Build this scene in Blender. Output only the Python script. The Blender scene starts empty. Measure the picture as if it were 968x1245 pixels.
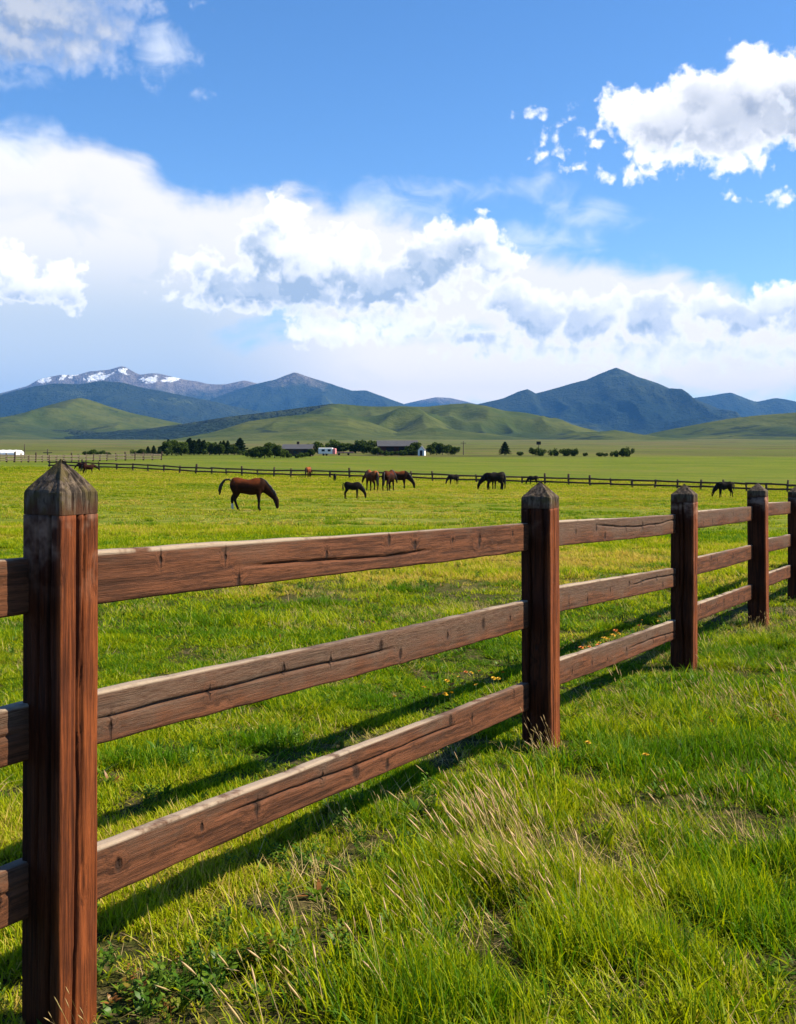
import bpy, bmesh, math, random
import numpy as np
from mathutils import Vector, Matrix, Euler

R = math.radians
random.seed(7)
rng = np.random.default_rng(11)
scene = bpy.context.scene
col = scene.collection

# ------------------------------------------------------------------ camera
F = 1400.0            # focal length in photograph pixels (968 x 1245)
HY = 545.0            # row of the level horizon
CZ = 1.60             # eye height
cam_d = bpy.data.cameras.new('camera')
cam = bpy.data.objects.new('camera', cam_d)
col.objects.link(cam)
cam.location = (0, 0, CZ)
cam.rotation_euler = (R(90), 0, 0)
cam_d.sensor_fit = 'VERTICAL'
cam_d.sensor_height = 36.0
cam_d.sensor_width = 36.0
cam_d.lens = 36.0 * F / 1245.0
cam_d.shift_y = -(622.5 - HY) / 1245.0
cam_d.clip_start = 0.05
cam_d.clip_end = 90000
scene.camera = cam

# ------------------------------------------------------------------ render settings
scene.view_settings.view_transform = 'Standard'
scene.view_settings.look = 'None'
scene.view_settings.gamma = 1.0
scene.view_settings.use_curve_mapping = False
scene.view_settings.exposure = 1.15
scene.render.engine = 'CYCLES'
cy = scene.cycles
cy.use_denoising = True
cy.denoising_prefilter = 'ACCURATE'
cy.max_bounces = 4
cy.diffuse_bounces = 1
cy.glossy_bounces = 2
cy.transmission_bounces = 3
cy.use_adaptive_sampling = True
cy.adaptive_threshold = 0.009
cy.adaptive_min_samples = 16
cy.volume_bounces = 0
cy.transparent_max_bounces = 6
cy.caustics_reflective = False
cy.caustics_refractive = False
cy.sample_clamp_indirect = 4.0

# ------------------------------------------------------------------ sun
SUN_EL = R(43)
SUN_DIR = Vector((math.cos(SUN_EL) * 0.997, math.cos(SUN_EL) * 0.08, math.sin(SUN_EL))).normalized()
sun_d = bpy.data.lights.new('sun', 'SUN')
sun_d.energy = 5.0
sun_d.angle = R(0.5)
sun_d.color = (1.0, 0.87, 0.62)
sun = bpy.data.objects.new('sun', sun_d)
col.objects.link(sun)
sun.rotation_euler = SUN_DIR.to_track_quat('Z', 'Y').to_euler()
sun.location = (20, 0, 30)


# ------------------------------------------------------------------ node helpers
class Nodes:
    """small expression builder for shader nodes"""
    def __init__(self, tree):
        self.t = tree

    def new(self, kind, **kw):
        n = self.t.nodes.new(kind)
        for k, v in kw.items():
            setattr(n, k, v)
        return n

    def put(self, sock, v):
        if isinstance(v, bpy.types.NodeSocket):
            self.t.links.new(v, sock)
        elif v is not None:
            sock.default_value = v

    def m(self, op, a, b=None, c=None, clamp=False):
        n = self.new('ShaderNodeMath', operation=op, use_clamp=clamp)
        self.put(n.inputs[0], a)
        if b is not None:
            self.put(n.inputs[1], b)
        if c is not None:
            self.put(n.inputs[2], c)
        return n.outputs[0]

    def add(self, a, b): return self.m('ADD', a, b)
    def sub(self, a, b): return self.m('SUBTRACT', a, b)
    def mul(self, a, b): return self.m('MULTIPLY', a, b)
    def mad(self, a, b, c): return self.m('MULTIPLY_ADD', a, b, c)

    def v(self, op, a, b=None, c=None):
        n = self.new('ShaderNodeVectorMath', operation=op)
        self.put(n.inputs[0], a)
        if b is not None:
            if op == 'SCALE':
                self.put(n.inputs[3], b)
            else:
                self.put(n.inputs[1], b)
        if c is not None:
            self.put(n.inputs[2], c)
        return n.outputs[1] if op in ('LENGTH', 'DISTANCE', 'DOT_PRODUCT') else n.outputs[0]

    def sstep(self, x, lo, hi, a=0.0, b=1.0):
        n = self.new('ShaderNodeMapRange', interpolation_type='SMOOTHSTEP')
        self.put(n.inputs['Value'], x)
        self.put(n.inputs['From Min'], lo); self.put(n.inputs['From Max'], hi)
        self.put(n.inputs['To Min'], a); self.put(n.inputs['To Max'], b)
        return n.outputs['Result']

    def lin(self, x, lo, hi, a=0.0, b=1.0):
        n = self.new('ShaderNodeMapRange')
        self.put(n.inputs['Value'], x)
        self.put(n.inputs['From Min'], lo); self.put(n.inputs['From Max'], hi)
        self.put(n.inputs['To Min'], a); self.put(n.inputs['To Max'], b)
        return n.outputs['Result']

    def noise(self, vec, scale, detail=4, rough=0.5, dist=0.0, color=False, dim='3D'):
        n = self.new('ShaderNodeTexNoise', noise_dimensions=dim)
        self.put(n.inputs['Vector'], vec)
        n.inputs['Scale'].default_value = scale
        n.inputs['Detail'].default_value = detail
        n.inputs['Roughness'].default_value = rough
        n.inputs['Distortion'].default_value = dist
        return n.outputs['Color' if color else 'Fac']

    def voro(self, vec, scale, feature='F1', detail=0, rough=0.5, rnd=1.0, out='Distance', smooth=0.5, dim='3D'):
        n = self.new('ShaderNodeTexVoronoi', feature=feature, voronoi_dimensions=dim)
        self.put(n.inputs['Vector'], vec)
        n.inputs['Scale'].default_value = scale
        n.inputs['Detail'].default_value = detail
        n.inputs['Roughness'].default_value = rough
        n.inputs['Randomness'].default_value = rnd
        n.normalize = detail > 0
        if feature == 'SMOOTH_F1':
            n.inputs['Smoothness'].default_value = smooth
        return n.outputs[out]

    def mix(self, f, a, b):
        n = self.new('ShaderNodeMix', data_type='RGBA')
        self.put(n.inputs[0], f)
        self.put(n.inputs[6], a if isinstance(a, bpy.types.NodeSocket) else (*a, 1) if len(a) == 3 else a)
        self.put(n.inputs[7], b if isinstance(b, bpy.types.NodeSocket) else (*b, 1) if len(b) == 3 else b)
        return n.outputs[2]

    def scale(self, vec, s):
        return self.v('MULTIPLY', vec, s)

    def sep(self, vec):
        n = self.new('ShaderNodeSeparateXYZ')
        self.put(n.inputs[0], vec)
        return n.outputs

    def comb(self, x, y, z):
        n = self.new('ShaderNodeCombineXYZ')
        self.put(n.inputs[0], x); self.put(n.inputs[1], y); self.put(n.inputs[2], z)
        return n.outputs[0]

    def bump(self, h, strength=0.5, dist=0.01):
        n = self.new('ShaderNodeBump')
        n.inputs['Strength'].default_value = strength
        n.inputs['Distance'].default_value = dist
        self.put(n.inputs['Height'], h)
        return n.outputs[0]


# ------------------------------------------------------------------ world: Nishita sky with clouds
def px2ae(px, py):
    az = math.atan((px - 484.0) / F)
    el = math.atan((HY - py) / F * math.cos(az))
    return az, el


def blob_chain(N, p, blobs, k):
    acc = None
    for (px, py, rx, ry) in blobs:
        a, e = px2ae(px, py)
        sx, sy = F / rx, F / ry
        q = N.v('MULTIPLY_ADD', p, (sx, sy, 0.0), (-a * sx, -e * sy, 0.0))
        d = N.v('LENGTH', q)
        d = N.mul(N.sub(d, 1.0), (min(rx, ry) / 40.0))     # distance to the edge in units of 40 pixels
        acc = d if acc is None else N.m('SMOOTH_MIN', acc, d, k)
    return N.mul(acc, -1.0)


CUMULUS = [
    # main bank in the middle
    (345, 268, 26, 30), (330, 300, 40, 34), (242, 324, 24, 17), (272, 345, 40, 18), (310, 350, 60, 24), (375, 325, 52, 46),
    (425, 318, 40, 40), (465, 345, 60, 27), (520, 322, 40, 28), (545, 300, 36, 26), (583, 292, 27, 27), (600, 318, 34, 24), (440, 364, 100, 15), (340, 360, 100, 17), (275, 352, 46, 18),
    # left puff
    (4, 322, 32, 24), (30, 345, 40, 20), (66, 348, 22, 18), (84, 350, 18, 28),
    # bank low on the right
    (618, 362, 26, 24), (650, 385, 40, 32), (712, 390, 40, 28), (745, 372, 24, 20), (795, 385, 38, 32), (862, 378, 26, 22), (905, 385, 40, 24), (950, 372, 40, 22),
    (1010, 380, 60, 34), (405, 402, 46, 16), (500, 398, 60, 12), (585, 410, 30, 12), (700, 425, 100, 10), (830, 428, 60, 12), (790, 440, 40, 8), (945, 430, 50, 9),
]
CLOUD_R = [
    # cloud at the upper right
    (752, 132, 26, 22), (800, 148, 52, 40), (850, 118, 38, 34), (880, 150, 66, 50), (907, 70, 20, 22), (915, 108, 42, 44), (965, 100, 40, 36), (1020, 130, 70, 60),
    (945, 150, 50, 28), (840, 182, 40, 18), (897, 198, 30, 15), (785, 190, 20, 14), (792, 210, 18, 8), (768, 215, 10, 7), (735, 211, 11, 8), (903, 240, 17, 6), (952, 244, 10, 9),
    (648, 141, 12, 6), (697, 134, 8, 9), (716, 165, 9, 7), (660, 190, 12, 6), (682, 190, 9, 5), (690, 142, 5, 4), (700, 205, 8, 4), (668, 168, 6, 4), (722, 172, 6, 5),
    # cloud at the upper left
    (40, 10, 110, 42), (20, 50, 70, 32), (95, 60, 60, 30), (130, 36, 44, 24), (165, 82, 26, 9), (150, 5, 50, 16), (-60, 20, 90, 70),
    (241, 71, 7, 8), (236, 113, 14, 5), (186, 108, 7, 9), (245, 3, 8, 5),
]
VEIL = [
    (20, 215, 90, 36), (-60, 330, 160, 170), (70, 330, 150, 150), (140, 262, 62, 70), (170, 330, 110, 110), (270, 325, 110, 85), (345, 290, 70, 54), (430, 330, 120, 75), (540, 345, 110, 80),
    (610, 350, 90, 60), (700, 395, 150, 85), (800, 395, 110, 72), (900, 430, 120, 60), (480, 450, 420, 60), (60, 450, 260, 70), (1040, 420, 120, 60),
]
SHADE_C = [(262, 352, 40, 15), (310, 356, 80, 19), (304, 300, 12, 30), (320, 336, 30, 18), (400, 362, 110, 15), (480, 356, 80, 18), (525, 332, 52, 20), (560, 316, 26, 22), (500, 314, 24, 14),
           (618, 380, 20, 26), (645, 396, 62, 20), (725, 404, 90, 13), (790, 380, 26, 20), (800, 398, 80, 17), (872, 394, 40, 18), (945, 400, 76, 18), (1020, 396, 60, 22), (575, 412, 30, 10), (20, 362, 40, 5), (690, 385, 20, 14)]
SHADE_R = [(930, 130, 60, 18), (880, 150, 40, 16), (960, 150, 50, 14), (1030, 140, 70, 30), (820, 160, 30, 12), (850, 120, 16, 10), (30, 5, 120, 46), (50, 40, 90, 30), (-60, 20, 90, 70), (120, 25, 50, 18), (10, 60, 60, 20)]
WISP = [(470, 246, 60, 14), (530, 230, 60, 9), (600, 233, 60, 8), (660, 222, 16, 14), (715, 262, 44, 16), (720, 286, 13, 14), (650, 290, 60, 14), (500, 255, 50, 12), (40, 170, 40, 14), (0, 180, 50, 20), (200, 60, 30, 24), (20, 98, 40, 8)]

world = bpy.data.worlds.new('World')
scene.world = world
world.use_nodes = True
wt = world.node_tree
wt.nodes.clear()


def make_cloud_group(name, blobs, k, amp_v, amp_n, warp, vscale, kind, bias=0.46):
    g = bpy.data.node_groups.new(name, 'ShaderNodeTree')
    g.interface.new_socket('P', in_out='INPUT', socket_type='NodeSocketVector')
    g.interface.new_socket('F', in_out='OUTPUT', socket_type='NodeSocketFloat')
    g.interface.new_socket('Body', in_out='OUTPUT', socket_type='NodeSocketFloat')
    N = Nodes(g)
    gi = N.new('NodeGroupInput'); go = N.new('NodeGroupOutput')
    p = gi.outputs[0]
    wv = N.v('SUBTRACT', N.noise(p, 30.0, 3, 0.55, color=True, dim='2D'), (0.5, 0.5, 0.5))
    q = N.v('ADD', p, N.v('SCALE', wv, warp))
    body = blob_chain(N, q, blobs, k)
    f = body
    if kind == 'cumulus':
        p2 = N.v('ADD', p, N.v('SCALE', wv, 0.022))
        bl = N.voro(p2, vscale, 'F1', 2, 0.45, dim='2D')
        n = N.noise(p, vscale * 1.8, 4, 0.55, dim='2D')
        f = N.mad(N.sub(bias, bl), amp_v, f)
        f = N.mad(N.sub(n, 0.5), amp_n, f)
    else:
        st = N.v('MULTIPLY', p, (0.55, 1.0, 1.0))
        n = N.noise(st, vscale, 6, 0.58, 0.5, dim='2D')
        f = N.mad(N.sub(n, 0.5), amp_n, f)
    N.t.links.new(f, go.inputs[0])
    N.t.links.new(body, go.inputs[1])
    return g


W = Nodes(wt)
tc = W.new('ShaderNodeTexCoord')
D = tc.outputs['Generated']
dx, dy, dz = W.sep(D)
az = W.m('ARCTAN2', dx, dy)
el = W.m('ARCSINE', dz)
P = W.comb(az, el, 0.0)

sky = W.new('ShaderNodeTexSky', sky_type='NISHITA')
sky.sun_disc = False
sky.sun_elevation = SUN_EL
sky.sun_rotation = math.atan2(SUN_DIR.x, SUN_DIR.y)
sky.altitude = 1500
sky.air_density = 1.0
sky.dust_density = 0.6
sky.ozone_density = 2.0
SKY_STRENGTH = 0.083
skyc = sky.outputs[0]


def cc(r, g, b):          # cloud radiance, relative to the Background strength
    return (r / SKY_STRENGTH, g / SKY_STRENGTH, b / SKY_STRENGTH)

hsv = W.new('ShaderNodeHueSaturation')
hsv.inputs['Saturation'].default_value = 1.22
hsv.inputs['Value'].default_value = 1.0
W.put(hsv.inputs['Color'], skyc)
skyc = W.v('MULTIPLY', hsv.outputs[0], (0.96, 1.01, 1.09))

gC = make_cloud_group('cumulus_field', CUMULUS, 0.30, 1.0, 0.5, 0.009, 56.0, 'cumulus')
gR = make_cloud_group('high_cumulus_field', CLOUD_R, 0.30, 0.85, 0.55, 0.009, 54.0, 'cumulus', 0.40)
gV = make_cloud_group('veil_field', VEIL, 0.6, 0, 1.6, 0.020, 16.0, 'soft')
gW = make_cloud_group('wisp_field', WISP, 0.25, 0, 1.1, 0.022, 40.0, 'soft')


gSC = make_cloud_group('low_shade', SHADE_C, 0.45, 0.75, 0.45, 0.016, 44.0, 'cumulus')
gSR = make_cloud_group('high_shade', SHADE_R, 0.5, 0.35, 0.3, 0.014, 30.0, 'cumulus')


def cf(group, vec, both=False):
    n = W.new('ShaderNodeGroup')
    n.node_tree = group
    W.put(n.inputs[0], vec)
    return n.outputs[0] if not both else n.outputs


def background(c):
    b = W.new('ShaderNodeBackground')
    W.put(b.inputs[0], c)
    b.inputs[1].default_value = SKY_STRENGTH
    return b.outputs[0]


def mix_shader(f, a, b):
    n = W.new('ShaderNodeMixShader')
    W.put(n.inputs[0], f); W.put(n.inputs[1], a); W.put(n.inputs[2], b)
    return n.outputs[0]


def veil(c):
    fv = cf(gV, P)
    av = W.mul(W.sstep(fv, -0.22, 0.60), 0.97)
    nv = W.noise(W.scale(P, (1, 1.8, 1)), 12.0, 4, 0.55, 0.4, dim='2D')
    low = W.mul(W.mul(W.sstep(fv, 0.6, 2.8), W.sstep(nv, 0.40, 0.66)), W.sstep(az, 0.0, -0.1, 0.45, 1.0))
    left = W.sstep(az, -0.02, -0.20)
    low = W.m('MAXIMUM', W.mul(low, 0.75), W.mul(left, W.sstep(el, 0.185, 0.10)))
    warm = W.mul(W.sstep(el, 0.15, 0.04), W.sstep(az, -0.14, 0.0))
    vc = W.mix(warm, cc(0.525, 0.505, 0.485), cc(0.70, 0.62, 0.52))
    c = W.mix(av, c, W.mix(low, vc, cc(0.345, 0.385, 0.42)))
    fw = cf(gW, P)
    return W.mix(W.mul(W.sstep(fw, -0.25, 0.7), 0.60), c, cc(0.55, 0.56, 0.57))


def cumulus(c, group, shades, shift, edge, dark, amount, rel=0.42):
    f0 = cf(group, P)
    f1 = cf(group, W.v('ADD', P, shift))                 # a little nearer the light
    fs = cf(shades, P)                                   # undersides and shaded flanks
    a = W.sstep(f0, 0.0, edge)
    relief = W.sstep(W.sub(f1, f0), -0.12, 0.42)
    sh = W.mad(W.sstep(fs, -0.75, 0.55), 0.85, W.mul(relief, rel))
    sh = W.m('MINIMUM', W.mul(W.mul(sh, W.sstep(f0, 0.0, 0.55)), amount), 1.0)
    return W.mix(W.mul(a, 0.97), c, W.mix(sh, cc(0.68, 0.66, 0.645), dark))


# the part of the sky in view: a low bank of cloud, and single clouds above it
lower = cumulus(veil(skyc), gC, gSC, (0.004, 0.010, 0), 0.30, cc(0.215, 0.275, 0.36), W.sstep(az, 0.05, 0.12, 1.0, 0.8))
upper = cumulus(veil(skyc), gR, gSR, (0.004, 0.010, 0), W.mad(W.sstep(az, -0.08, -0.18), 0.7, 0.34), cc(0.21, 0.24, 0.30), 0.95, 0.24)
split = W.m('GREATER_THAN', el, W.mad(az, -0.078, 0.218))
seen = mix_shader(split, background(lower), background(upper))

# the rest of the sky: sparser cloud over blue, thinned out to lessen the fill light
gen = W.noise(W.scale(D, (1, 1, 2.2)), 2.6, 5, 0.55)
gen = W.add(gen, W.sstep(el, 0.0, 0.25, 0.10, 0.0))
rest = W.mix(W.sstep(gen, 0.66, 0.76), skyc, W.mix(W.sstep(gen, 0.66, 0.78), cc(0.50, 0.49, 0.48), cc(0.30, 0.34, 0.40)))
aaz = W.m('ABSOLUTE', az)
inview = W.mul(W.sstep(aaz, 0.50, 0.38), W.mul(W.sstep(el, 0.52, 0.41), W.m('GREATER_THAN', el, -0.03)))
surf = mix_shader(inview, background(rest), seen)
wo = W.new('ShaderNodeOutputWorld')
wt.links.new(surf, wo.inputs[0])
world.cycles.sampling_method = 'NONE'


# ------------------------------------------------------------------ numpy noise
def hash2(ix, iy, seed):
    h = (ix.astype(np.int64) * 374761393 + iy.astype(np.int64) * 668265263 + seed * 1442695041) & 0x7fffffff
    h = ((h ^ (h >> 13)) * 1274126177) & 0x7fffffff
    h = h ^ (h >> 16)
    return (h & 0xffff) / 65535.0


def vnoise(x, y, seed=0):
    x = np.asarray(x, float); y = np.asarray(y, float)
    ix, iy = np.floor(x), np.floor(y)
    fx, fy = x - ix, y - iy
    fx = fx * fx * fx * (fx * (fx * 6 - 15) + 10); fy = fy * fy * fy * (fy * (fy * 6 - 15) + 10)
    a = hash2(ix, iy, seed); b = hash2(ix + 1, iy, seed)
    c = hash2(ix, iy + 1, seed); d = hash2(ix + 1, iy + 1, seed)
    return (a * (1 - fx) + b * fx) * (1 - fy) + (c * (1 - fx) + d * fx) * fy


def fbm(x, y, octv=4, seed=0, gain=0.5):
    s = 0; a = 1; t = 0
    for o in range(octv):
        s = s + a * vnoise(x * 2 ** o + 17.3 * o, y * 2 ** o + 5.1 * o, seed + o)
        t += a; a *= gain
    return s / t


def ridged(x, y, octv=4, seed=0):
    s = 0; a = 1; t = 0
    for o in range(octv):
        s = s + a * (1 - np.abs(2 * vnoise(x * 2 ** o + 3.7 * o, y * 2 ** o + 9.2 * o, seed + o) - 1))
        t += a; a *= 0.5
    return s / t


def sm(x, a, b):
    t = np.clip((np.asarray(x, float) - a) / (b - a), 0, 1)
    return t * t * (3 - 2 * t)


# ------------------------------------------------------------------ the lie of the land
ST_Y = np.array([-400., -60., 0., 30., 57., 110., 170., 260., 400., 800., 1500., 3000., 6000., 30000.])
ST_A = np.array([2.0, 0.1, -1.475, -2.28, -3.00, -3.85, -4.45, -4.0, -2.5, 0.6, 4.5, 22.0, 30.0, 20.0])
ST_B = np.array([0.0, -.012, -.012, -.012, -.012, -.018, -.024, -.016, -.006, -.002, 0.0, 0.0, 0.0, 0.0])


def hermite(x, xs, ys):
    x = np.clip(np.asarray(x, float), xs[0], xs[-1])
    d = np.diff(ys) / np.diff(xs)
    m = np.zeros_like(ys)
    m[1:-1] = np.where(d[:-1] * d[1:] > 0, 2 * d[:-1] * d[1:] / (d[:-1] + d[1:] + 1e-12), 0)
    m[0], m[-1] = d[0], d[-1]
    i = np.clip(np.searchsorted(xs, x) - 1, 0, len(xs) - 2)
    h = xs[i + 1] - xs[i]; t = (x - xs[i]) / h
    return ((1 + 2 * t) * (1 - t) ** 2 * ys[i] + t * (1 - t) ** 2 * h * m[i] + t * t * (3 - 2 * t) * ys[i + 1] + t * t * (t - 1) * h * m[i + 1])


def ground(x, y):
    x = np.asarray(x, float); y = np.asarray(y, float)
    a = hermite(y, ST_Y, ST_A); b = hermite(y, ST_Y, ST_B)
    xx = 300 * np.tanh(x / 300.0)
    z = CZ + a + b * xx
    near = 1 - sm(np.hypot(x, y), 60, 160)
    z = z + near * (0.10 * (fbm(x * .55, y * .55, 3, 5) - .5) + 0.05 * (fbm(x * 2.2, y * 2.2, 2, 9) - .5))
    far = sm(np.hypot(x, y), 60, 200)
    z = z + far * (0.7 * (fbm(x / 40., y / 40., 3, 21) - .5)) + sm(y, 500, 1500) * 5 * (fbm(x / 300., y / 300., 3, 31) - .5)
    return z


def gz(x, y):
    return float(ground(np.array([x]), np.array([y]))[0])


def at(px, py):
    """the spot on the ground seen at a place in the photograph"""
    ys = np.geomspace(1.5, 2500, 3000)
    xs = (px - 484.0) / F * ys
    row = HY + (CZ - ground(xs, ys)) / ys * F
    i = np.argmax(row < py)
    return Vector((xs[i], ys[i], gz(xs[i], ys[i])))


# ------------------------------------------------------------------ object helpers
def link(o, parent=None):
    col.objects.link(o)
    if parent is not None:
        o.parent = parent
    return o


def mesh_obj(name, verts, faces, mat=None, parent=None, smooth=False):
    me = bpy.data.meshes.new(name)
    me.from_pydata([tuple(v) for v in verts] if not isinstance(verts, np.ndarray) else verts.tolist(), [], faces if not isinstance(faces, np.ndarray) else faces.tolist())
    me.update()
    if smooth:
        me.polygons.foreach_set('use_smooth', [True] * len(me.polygons))
    if mat:
        me.materials.append(mat)
    return link(bpy.data.objects.new(name, me), parent)


def tag(o, label=None, cat=None, group=None, kind=None):
    if label: o['label'] = label
    if cat: o['category'] = cat
    if group: o['group'] = group
    if kind: o['kind'] = kind
    return o


def thing(name, loc, label, cat, group=None, rz=0):
    o = link(bpy.data.objects.new(name, None))
    o.location = loc
    o.rotation_euler = (0, 0, rz)
    o.empty_display_size = 0.2
    return tag(o, label, cat, group)


def material(name):
    m = bpy.data.materials.new(name)
    m.use_nodes = True
    t = m.node_tree
    t.nodes.clear()
    N = Nodes(t)
    out = N.new('ShaderNodeOutputMaterial')
    return m, N, out


def principled(N, out, color, rough=0.7, normal=None, spec=0.3):
    b = N.new('ShaderNodeBsdfPrincipled')
    N.put(b.inputs['Base Color'], color if isinstance(color, bpy.types.NodeSocket) else (*color, 1))
    N.put(b.inputs['Roughness'], rough)
    b.inputs['Specular IOR Level'].default_value = spec
    if normal is not None:
        N.put(b.inputs['Normal'], normal)
    N.t.links.new(b.outputs[0], out.inputs[0])
    return b


def plain(name, c, rough=0.7, var=0.25, scale=8.0):
    m, N, out = material(name)
    tcn = N.new('ShaderNodeTexCoord')
    n = N.noise(tcn.outputs['Object'], scale, 4, 0.6)
    k = N.lin(n, 0.3, 0.7, 1 - var, 1 + var)
    colr = N.v('SCALE', (c[0], c[1], c[2]), k)
    principled(N, out, colr, rough, N.bump(n, 0.3, 0.02))
    return m


def grid_faces(nr, nc):
    i = np.arange((nr - 1) * (nc - 1))
    r, c = i // (nc - 1), i % (nc - 1)
    a = r * nc + c
    return np.stack([a, a + 1, a + nc + 1, a + nc], 1)


# ------------------------------------------------------------------ ground
def ground_material():
    m, N, out = material('pasture')
    geo = N.new('ShaderNodeNewGeometry')
    p = geo.outputs['Position']
    # swards of different green, drying to straw in patches that lie across the field
    n1 = N.noise(N.scale(p, (0.5, 1.0, 0)), 0.09, 5, 0.62)
    n2 = N.noise(p, 0.9, 6, 0.65)
    n3 = N.noise(p, 14.0, 4, 0.65)
    n4 = N.noise(N.scale(p, (0.35, 1.0, 0)), 0.012, 4, 0.6)
    g = N.mix(N.sstep(n2, 0.32, 0.68), (0.070, 0.110, 0.006), (0.135, 0.165, 0.009))
    g = N.mix(N.sstep(n3, 0.42, 0.7), g, (0.155, 0.170, 0.020))
    dry = N.mul(N.sstep(n1, 0.48, 0.66), N.sstep(n2, 0.38, 0.62))
    g = N.mix(N.mul(dry, 0.75), g, (0.33, 0.265, 0.095))
    soil = N.mul(N.sstep(N.noise(p, 2.6, 6, 0.7), 0.63, 0.70), N.sstep(n3, 0.4, 0.6))
    g = N.mix(N.mul(soil, 0.7), g, (0.085, 0.055, 0.028))
    pxx, pyy, pzz = N.sep(p)
    litter = N.mix(N.sstep(n3, 0.4, 0.65), (0.030, 0.036, 0.008), (0.075, 0.060, 0.028))
    g = N.mix(N.sstep(pyy, 30.0, 12.0), g, litter)
    # beyond the far fence: smoother meadow, then dry rangeland in bands
    px, py, pz = N.sep(p)
    far = N.sstep(py, 150.0, 210.0)
    edge = N.mad(N.sub(n4, 0.5), 500.0, N.mad(px, -0.35, py))
    meadow = N.mix(N.sstep(n1, 0.35, 0.65), (0.075, 0.112, 0.007), (0.115, 0.138, 0.013))
    meadow = N.mix(N.mul(N.sstep(n2, 0.45, 0.7), 0.35), meadow, (0.045, 0.075, 0.008))
    nb = N.noise(N.scale(p, (0.22, 1.0, 0)), 0.055, 6, 0.7)
    meadow = N.mix(N.mul(N.sstep(nb, 0.50, 0.66), 0.7), meadow, (0.135, 0.125, 0.030))
    meadow = N.mix(N.mul(N.sstep(nb, 0.44, 0.34), 0.6), meadow, (0.042, 0.072, 0.006))
    rangeb = N.mix(N.sstep(n4, 0.38, 0.62), (0.090, 0.092, 0.026), (0.068, 0.084, 0.018))
    rangeb = N.mix(N.mul(N.sstep(N.noise(N.scale(p, (0.3, 1.0, 0)), 0.004, 5, 0.6), 0.45, 0.62), 0.8), rangeb, (0.115, 0.092, 0.040))
    rangeb = N.mix(N.mul(N.sstep(N.noise(N.scale(p, (0.4, 1, 0)), 0.009, 6, 0.7), 0.48, 0.60), 0.75), rangeb, (0.080, 0.105, 0.016))
    rangeb = N.mix(N.mul(N.sstep(N.noise(N.scale(p, (0.5, 1, 0)), 0.02, 5, 0.7), 0.53, 0.62), 0.8), rangeb, (0.036, 0.045, 0.014))
    farc = N.mix(N.sstep(edge, 330.0, 430.0), meadow, rangeb)
    g = N.mix(far, g, farc)
    bm = N.bump(N.add(n3, N.mul(n2, 1.5)), 0.9, 0.05)
    b = principled(N, out, g, 0.95, bm, 0.05)
    return m


def axis(lo_step, n, lim, p):
    t = np.linspace(0, 1, n)
    s = np.sinh(t * p) / np.sinh(p)
    return s * lim


xs_pos = axis(0, 230, 26000., 9.2)
gx = np.concatenate([-xs_pos[:0:-1], xs_pos])
gy = np.concatenate([-axis(0, 60, 380., 5.0)[:0:-1], axis(0, 330, 30000., 8.7)])
GX, GY = np.meshgrid(gx, gy)
gv = np.stack([GX.ravel(), GY.ravel(), ground(GX.ravel(), GY.ravel())], 1)
ground_mat = ground_material()
tag(mesh_obj('ground', gv, grid_faces(len(gy), len(gx)), ground_mat, smooth=True), kind='structure')


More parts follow.
